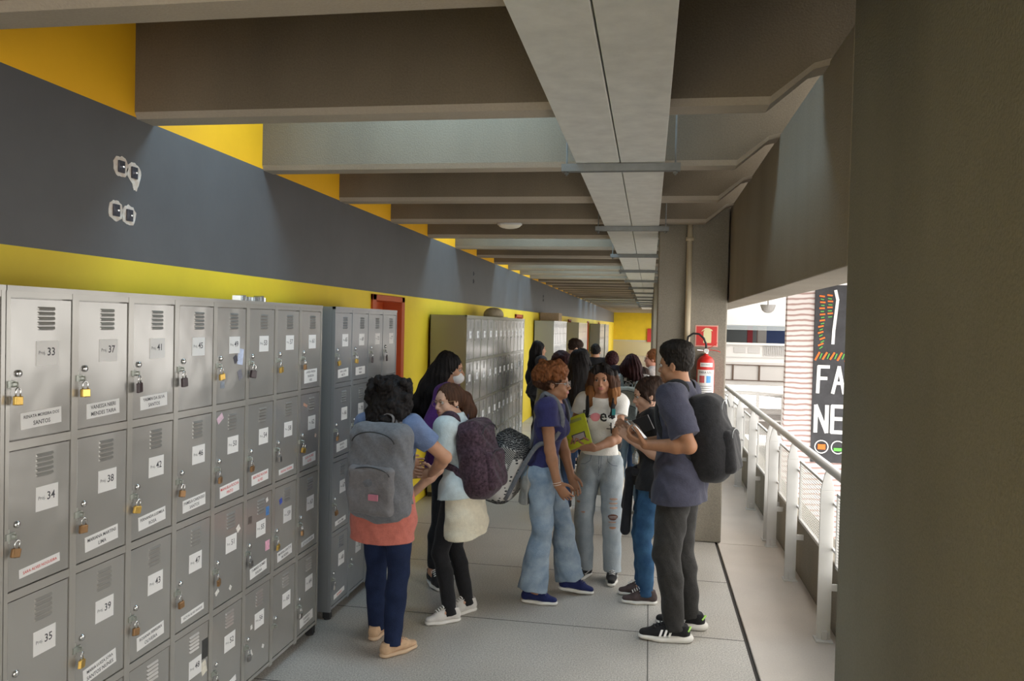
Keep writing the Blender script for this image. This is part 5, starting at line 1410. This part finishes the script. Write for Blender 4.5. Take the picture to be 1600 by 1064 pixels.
def run_x(P, u):
    L = MB(); L.tube([tuple(P(.03, -.07, .06)), tuple(P(.0, -.088, .075)), tuple(P(-.03, -.07, .06))], .006, 6); L.build('heel_clip', mat('lime_clip', (.35, .65, .12), .5), u)
g_.shoes('runner', cloth('black_knit', (.016, .016, .018)), SOLE_W, M_BLACK, extra=run_x)
def hx(F, h, q, M, E, C):
    E((0, -.012, .104), (.092, .104, .060), .02); E((0, .03, .088), (.074, .060, .048), .02); E((0, -.06, .07), (.078, .055, .06), .02)
g_.hair(hairm('soft_black', (.014, .011, .009)), 'short', res=.004, extra=hx, amp=.0018, f=1.6)
backpack(g_, 'black backpack with loops and pale zip pulls on the boy in dusty navy', BB, BB, w=.32, h=.51, d=.23, off=(0, .055, -.05), tilt=-6, yawb=0)
ph = empty('phone', tuple(g_.world(g_.local(-.06, 4.78, 1.235))), R(fa), 'white phone in the hand of the boy in dusty navy', 'phone')
Mp = rotm(0, R(-48), R(8)); t = MB(); slab(t, (0, 0, 0), Mp, .036, .004, .074); t.build('phone_body', M_WHITE, ph, bevel=.002)
t = MB(); slab(t, Mp @ A(0, -.0045, 0), Mp, .033, .0006, .069); t.build('screen', mat('screen_black', (.01, .01, .012), .1), ph)

# ---- student in black beside him
loc, fa = (.035, 5.42), 96
f_ = Body('student in black tee with gathered dark hair and blue jeans behind the boy', loc, fa, H=1.53, skin_m=SK_LIGHT, res=.005,
          feet={-1: wf(loc, fa, .02, 5.36, 98), 1: wf(loc, fa, -.01, 5.52, 92)}, hands={-1: lw(loc, fa, -.10, 5.30, 1.10), 1: lw(loc, fa, -.14, 5.50, 1.14)}, elbows={-1: ld(fa, .5, 0, -1), 1: ld(fa, .5, .3, -1)}, handdir={-1: ld(fa, -.7, 0, .6), 1: ld(fa, -.6, -.3, .6)}, curl=(.6, .6), head=(4, -12, 0), lean=3)
f_.make()
f_.tee(cloth('black_tee', (.02, .02, .022)), hem=-.08, sleeve=.6, seed=17.)
f_.pants(denim('blue', (.02, .06, .14), (.05, .13, .24)), off=.010, t1=2.06, seed=18., foldf=1.6, amp=.004)
f_.shoes('high', cloth('grey_brown_canvas', (.08, .06, .06)), SOLE_W, LACE)
def hx(F, h, q, M, E, C):
    E((0, -.10, .055), (.055, .05, .055), .02); E((.0, -.06, .085), (.06, .06, .04), .02)
    for sd in (1, -1): C((sd * .07, .03, .02), (sd * .075, .0, -.05), .012, .008)
f_.hair(H_DARK, 'curly', extra=hx, amp=.003, f=.9)
t = MB()
for sd in (1, -1): t.tube([tuple(f_.hp(sd * .083, -.008 + .016 * math.sin(x), -.052 + .016 * math.cos(x))) for x in np.linspace(0, 6.28, 15)[:-1]], .002, 6, closed=True)
t.build('earring', M_BLACK, f_.o)
tied(f_, cloth('black_jacket', (.018, .018, .022)), z0=.02, z1=-.12, off=.03, flare=.02, front=.03, name='tied_jacket', sleeves=((-.06, .17, -.36), (.05, .16, -.22)), seed=7.)
nb = empty('notebook', tuple(f_.world(f_.local(-.03, 5.22, 1.215))), R(fa), 'black notebook held up by the student in black tee', 'notebook')
Mn = rotm(R(60), R(-10), R(24)); t = MB(); slab(t, (0, 0, 0), Mn, .065, .006, .05); t.build('cover', mat('cover_black', (.015, .015, .017), .4), nb, bevel=.002)
t = MB(); slab(t, Mn @ A(.003, 0, 0), Mn, .064, .004, .047); t.build('pages', M_PAPER, nb)
pu = empty('water_bottle', tuple(f_.world(f_.local(-.07, 5.33, .94))), 0, 'small clear bottle hanging at the hand of the student in black tee', 'bottle')
t = MB(); t.lathe([(.020, 0), (.024, .01), (.024, .06), (.012, .08), (.010, .09)], n=18); t.build('bottle_body', mat('clear_plastic', (.75, .78, .78), .1, trans=.8), pu, smooth=True)
t = MB(); t.lathe([(.012, .09), (.012, .103)], n=14); t.build('cap', M_STEELDK, pu)

# ================================================================ the crowd further along
def far_person(label, x, y, face, H, sex, skin_m, hair_m, style, top, bottom, extra=None, head=(0, 0, 0), sleeve=1.9, jacket=.018, res=.009, hands=None, bag=None, shoe=None, amp=.004):
    b = Body(label, (x, y), face, H=H, sex=sex, skin_m=skin_m, res=res, head=head, detail=False, hands=hands)
    b.make(noface=True)
    b.tee(top, hem=-.08, sleeve=sleeve, off=jacket, seed=x * 9, res=res, sleeveoff=jacket)
    b.pants(bottom, seed=y, res=res)
    b.shoes('low', shoe or CANVAS_BK, SOLE_W, None, res=.006)
    b.hair(hair_m, style, res=.007, extra=extra, amp=amp)
    return b
def long_hair(n=.30, wd=.075, back=.085):
    def fx(F, h, q, M, E, C):
        F.chain([h(0, -.05, .05), h(0, -back, -.06), h(0, -back - .02, -n * .6), h(0, -back, -n)], [.08, wd, wd, wd * .5], .03, (M[:, 1], .75))
        for sd in (1, -1): F.chain([h(sd * .06, 0, .04), h(sd * .078, -.01, -.08), h(sd * .07, -.03, -n * .8)], [.03, .035, .025], .02)
    return fx
HOOD = cloth('grey_hoodie', (.22, .23, .22)); DEN = denim('jacket', (.10, .15, .20), (.20, .26, .32)); DKJ = denim('dark', (.02, .04, .09), (.04, .07, .14)); GRJ = cloth('dark_grey_jacket', (.05, .05, .055), noise=.3); NAV = cloth('dark_navy', (.02, .022, .035)); 
def check():
    m = bpy.data.materials.new('checked_fabric'); m.use_nodes = True
    n = nt(m).nodes; l = nt(m).links; b = n['Principled BSDF']; b.inputs['Roughness'].default_value = .85
    tc = n.new('ShaderNodeTexCoord'); v = n.new('ShaderNodeTexChecker'); v.inputs['Scale'].default_value = 32; l.new(tc.outputs['Object'], v.inputs['Vector'])
    v.inputs['Color1'].default_value = (.70, .68, .66, 1); v.inputs['Color2'].default_value = (.03, .03, .03, 1); l.new(v.outputs[0], b.inputs['Base Color']); return m
far_person('student in dark denim with very long straight black hair, back turned', -.66, 7.55, 0, 1.64, 'f', SK_TAN, H_BLACK, 'long', DEN, DKJ, long_hair(.46, .10, .09))
def red_x(F, h, q, M, E, C): E((0, -.03, .02), (.115, .12, .115), .03); E((0, -.05, -.06), (.11, .10, .08), .03)
far_person('student in grey hoodie with dark red bushy hair', -.87, 7.95, 20, 1.61, 'f', SK_TAN, H_RED, 'curly', HOOD, DKJ, red_x, amp=.004)
far_person('student in dark grey jacket with long black hair at the far lockers', -1.60, 11.5, -60, 1.63, 'f', SK_TAN, H_BLACK, 'long', GRJ, BLACKC, long_hair(.40, .085), head=(-10, 0, 0))
far_person('boy with wavy dark hair looking down in the crowd', -.98, 10.5, -70, 1.69, 'm', SK_LIGHT, H_DARK, 'short', NAV, DKJ, lambda F, h, q, M, E, C: E((0, -.01, .075), (.09, .10, .06), .03), head=(0, -18, 0))
far_person('student with centre-parted black hair bending her head forward', -.80, 9.6, 175, 1.58, 'f', SK_LIGHT, H_BLACK, 'long', BLACKC, DKJ, long_hair(.25), head=(0, -38, 0))
far_person('boy with cropped black hair and dark shirt, back turned', -.80, 12.0, 8, 1.60, 'm', SK_TAN, H_BLACK, 'short', BLACKC, DKJ)
far_person('student with short reddish hair in the crowd', -.50, 11.0, -20, 1.53, 'f', SK_LIGHT, H_RED, 'curly', NAV, DKJ, lambda F, h, q, M, E, C: E((0, -.03, .0), (.10, .10, .10), .03))
o_ = far_person('student in black and white checked shirt with wavy dark hair', -.17, 8.0, -8, 1.60, 'f', SK_LIGHT, H_RED, 'long', check(), denim('faded', (.14, .24, .36), (.26, .36, .46)), lambda F, h, q, M, E, C: (E((0, -.04, -.03), (.12, .11, .11), .03), E((.05, -.06, -.12), (.09, .07, .05), .03)), amp=.006)
PALE = cloth('pale_bag', (.42, .44, .40), noise=.2)
backpack(o_, 'pale grey backpack on the student in checked shirt', PALE, cloth('pale_bag_pocket', (.30, .36, .38)), w=.28, h=.40, d=.14, off=(0, 0, -.06), res=.008)
far_person('student with dark tied-back hair beyond the checked shirt', -.06, 8.75, 12, 1.42, 'f', SK_TAN, H_DARK, 'long', BLACKC, DKJ, lambda F, h, q, M, E, C: E((0, -.10, .02), (.05, .05, .05), .02))
p_ = far_person('student with glasses and red lanyard beside the column edge', .06, 9.5, 82, 1.62, 'f', mat('skin_rosy', (.55, .25, .17), .5), H_AUB, 'curly', cloth('pale_top', (.45, .40, .38)), DKJ, None)
glasses(p_, M_BLACK)
t = MB(); t.tube([tuple(p_.neck + A(-.05, .03, .0)), tuple(p_.chest + A(-.02, .17, .08)), tuple(p_.chest + A(0, .18, -.08))], .006, 6); t.tube([tuple(p_.neck + A(.05, .03, .0)), tuple(p_.chest + A(.02, .17, .08)), tuple(p_.chest + A(0, .18, -.08))], .006, 6); t.build('lanyard', mat('lanyard_red', (.6, .05, .02), .6), p_.o)
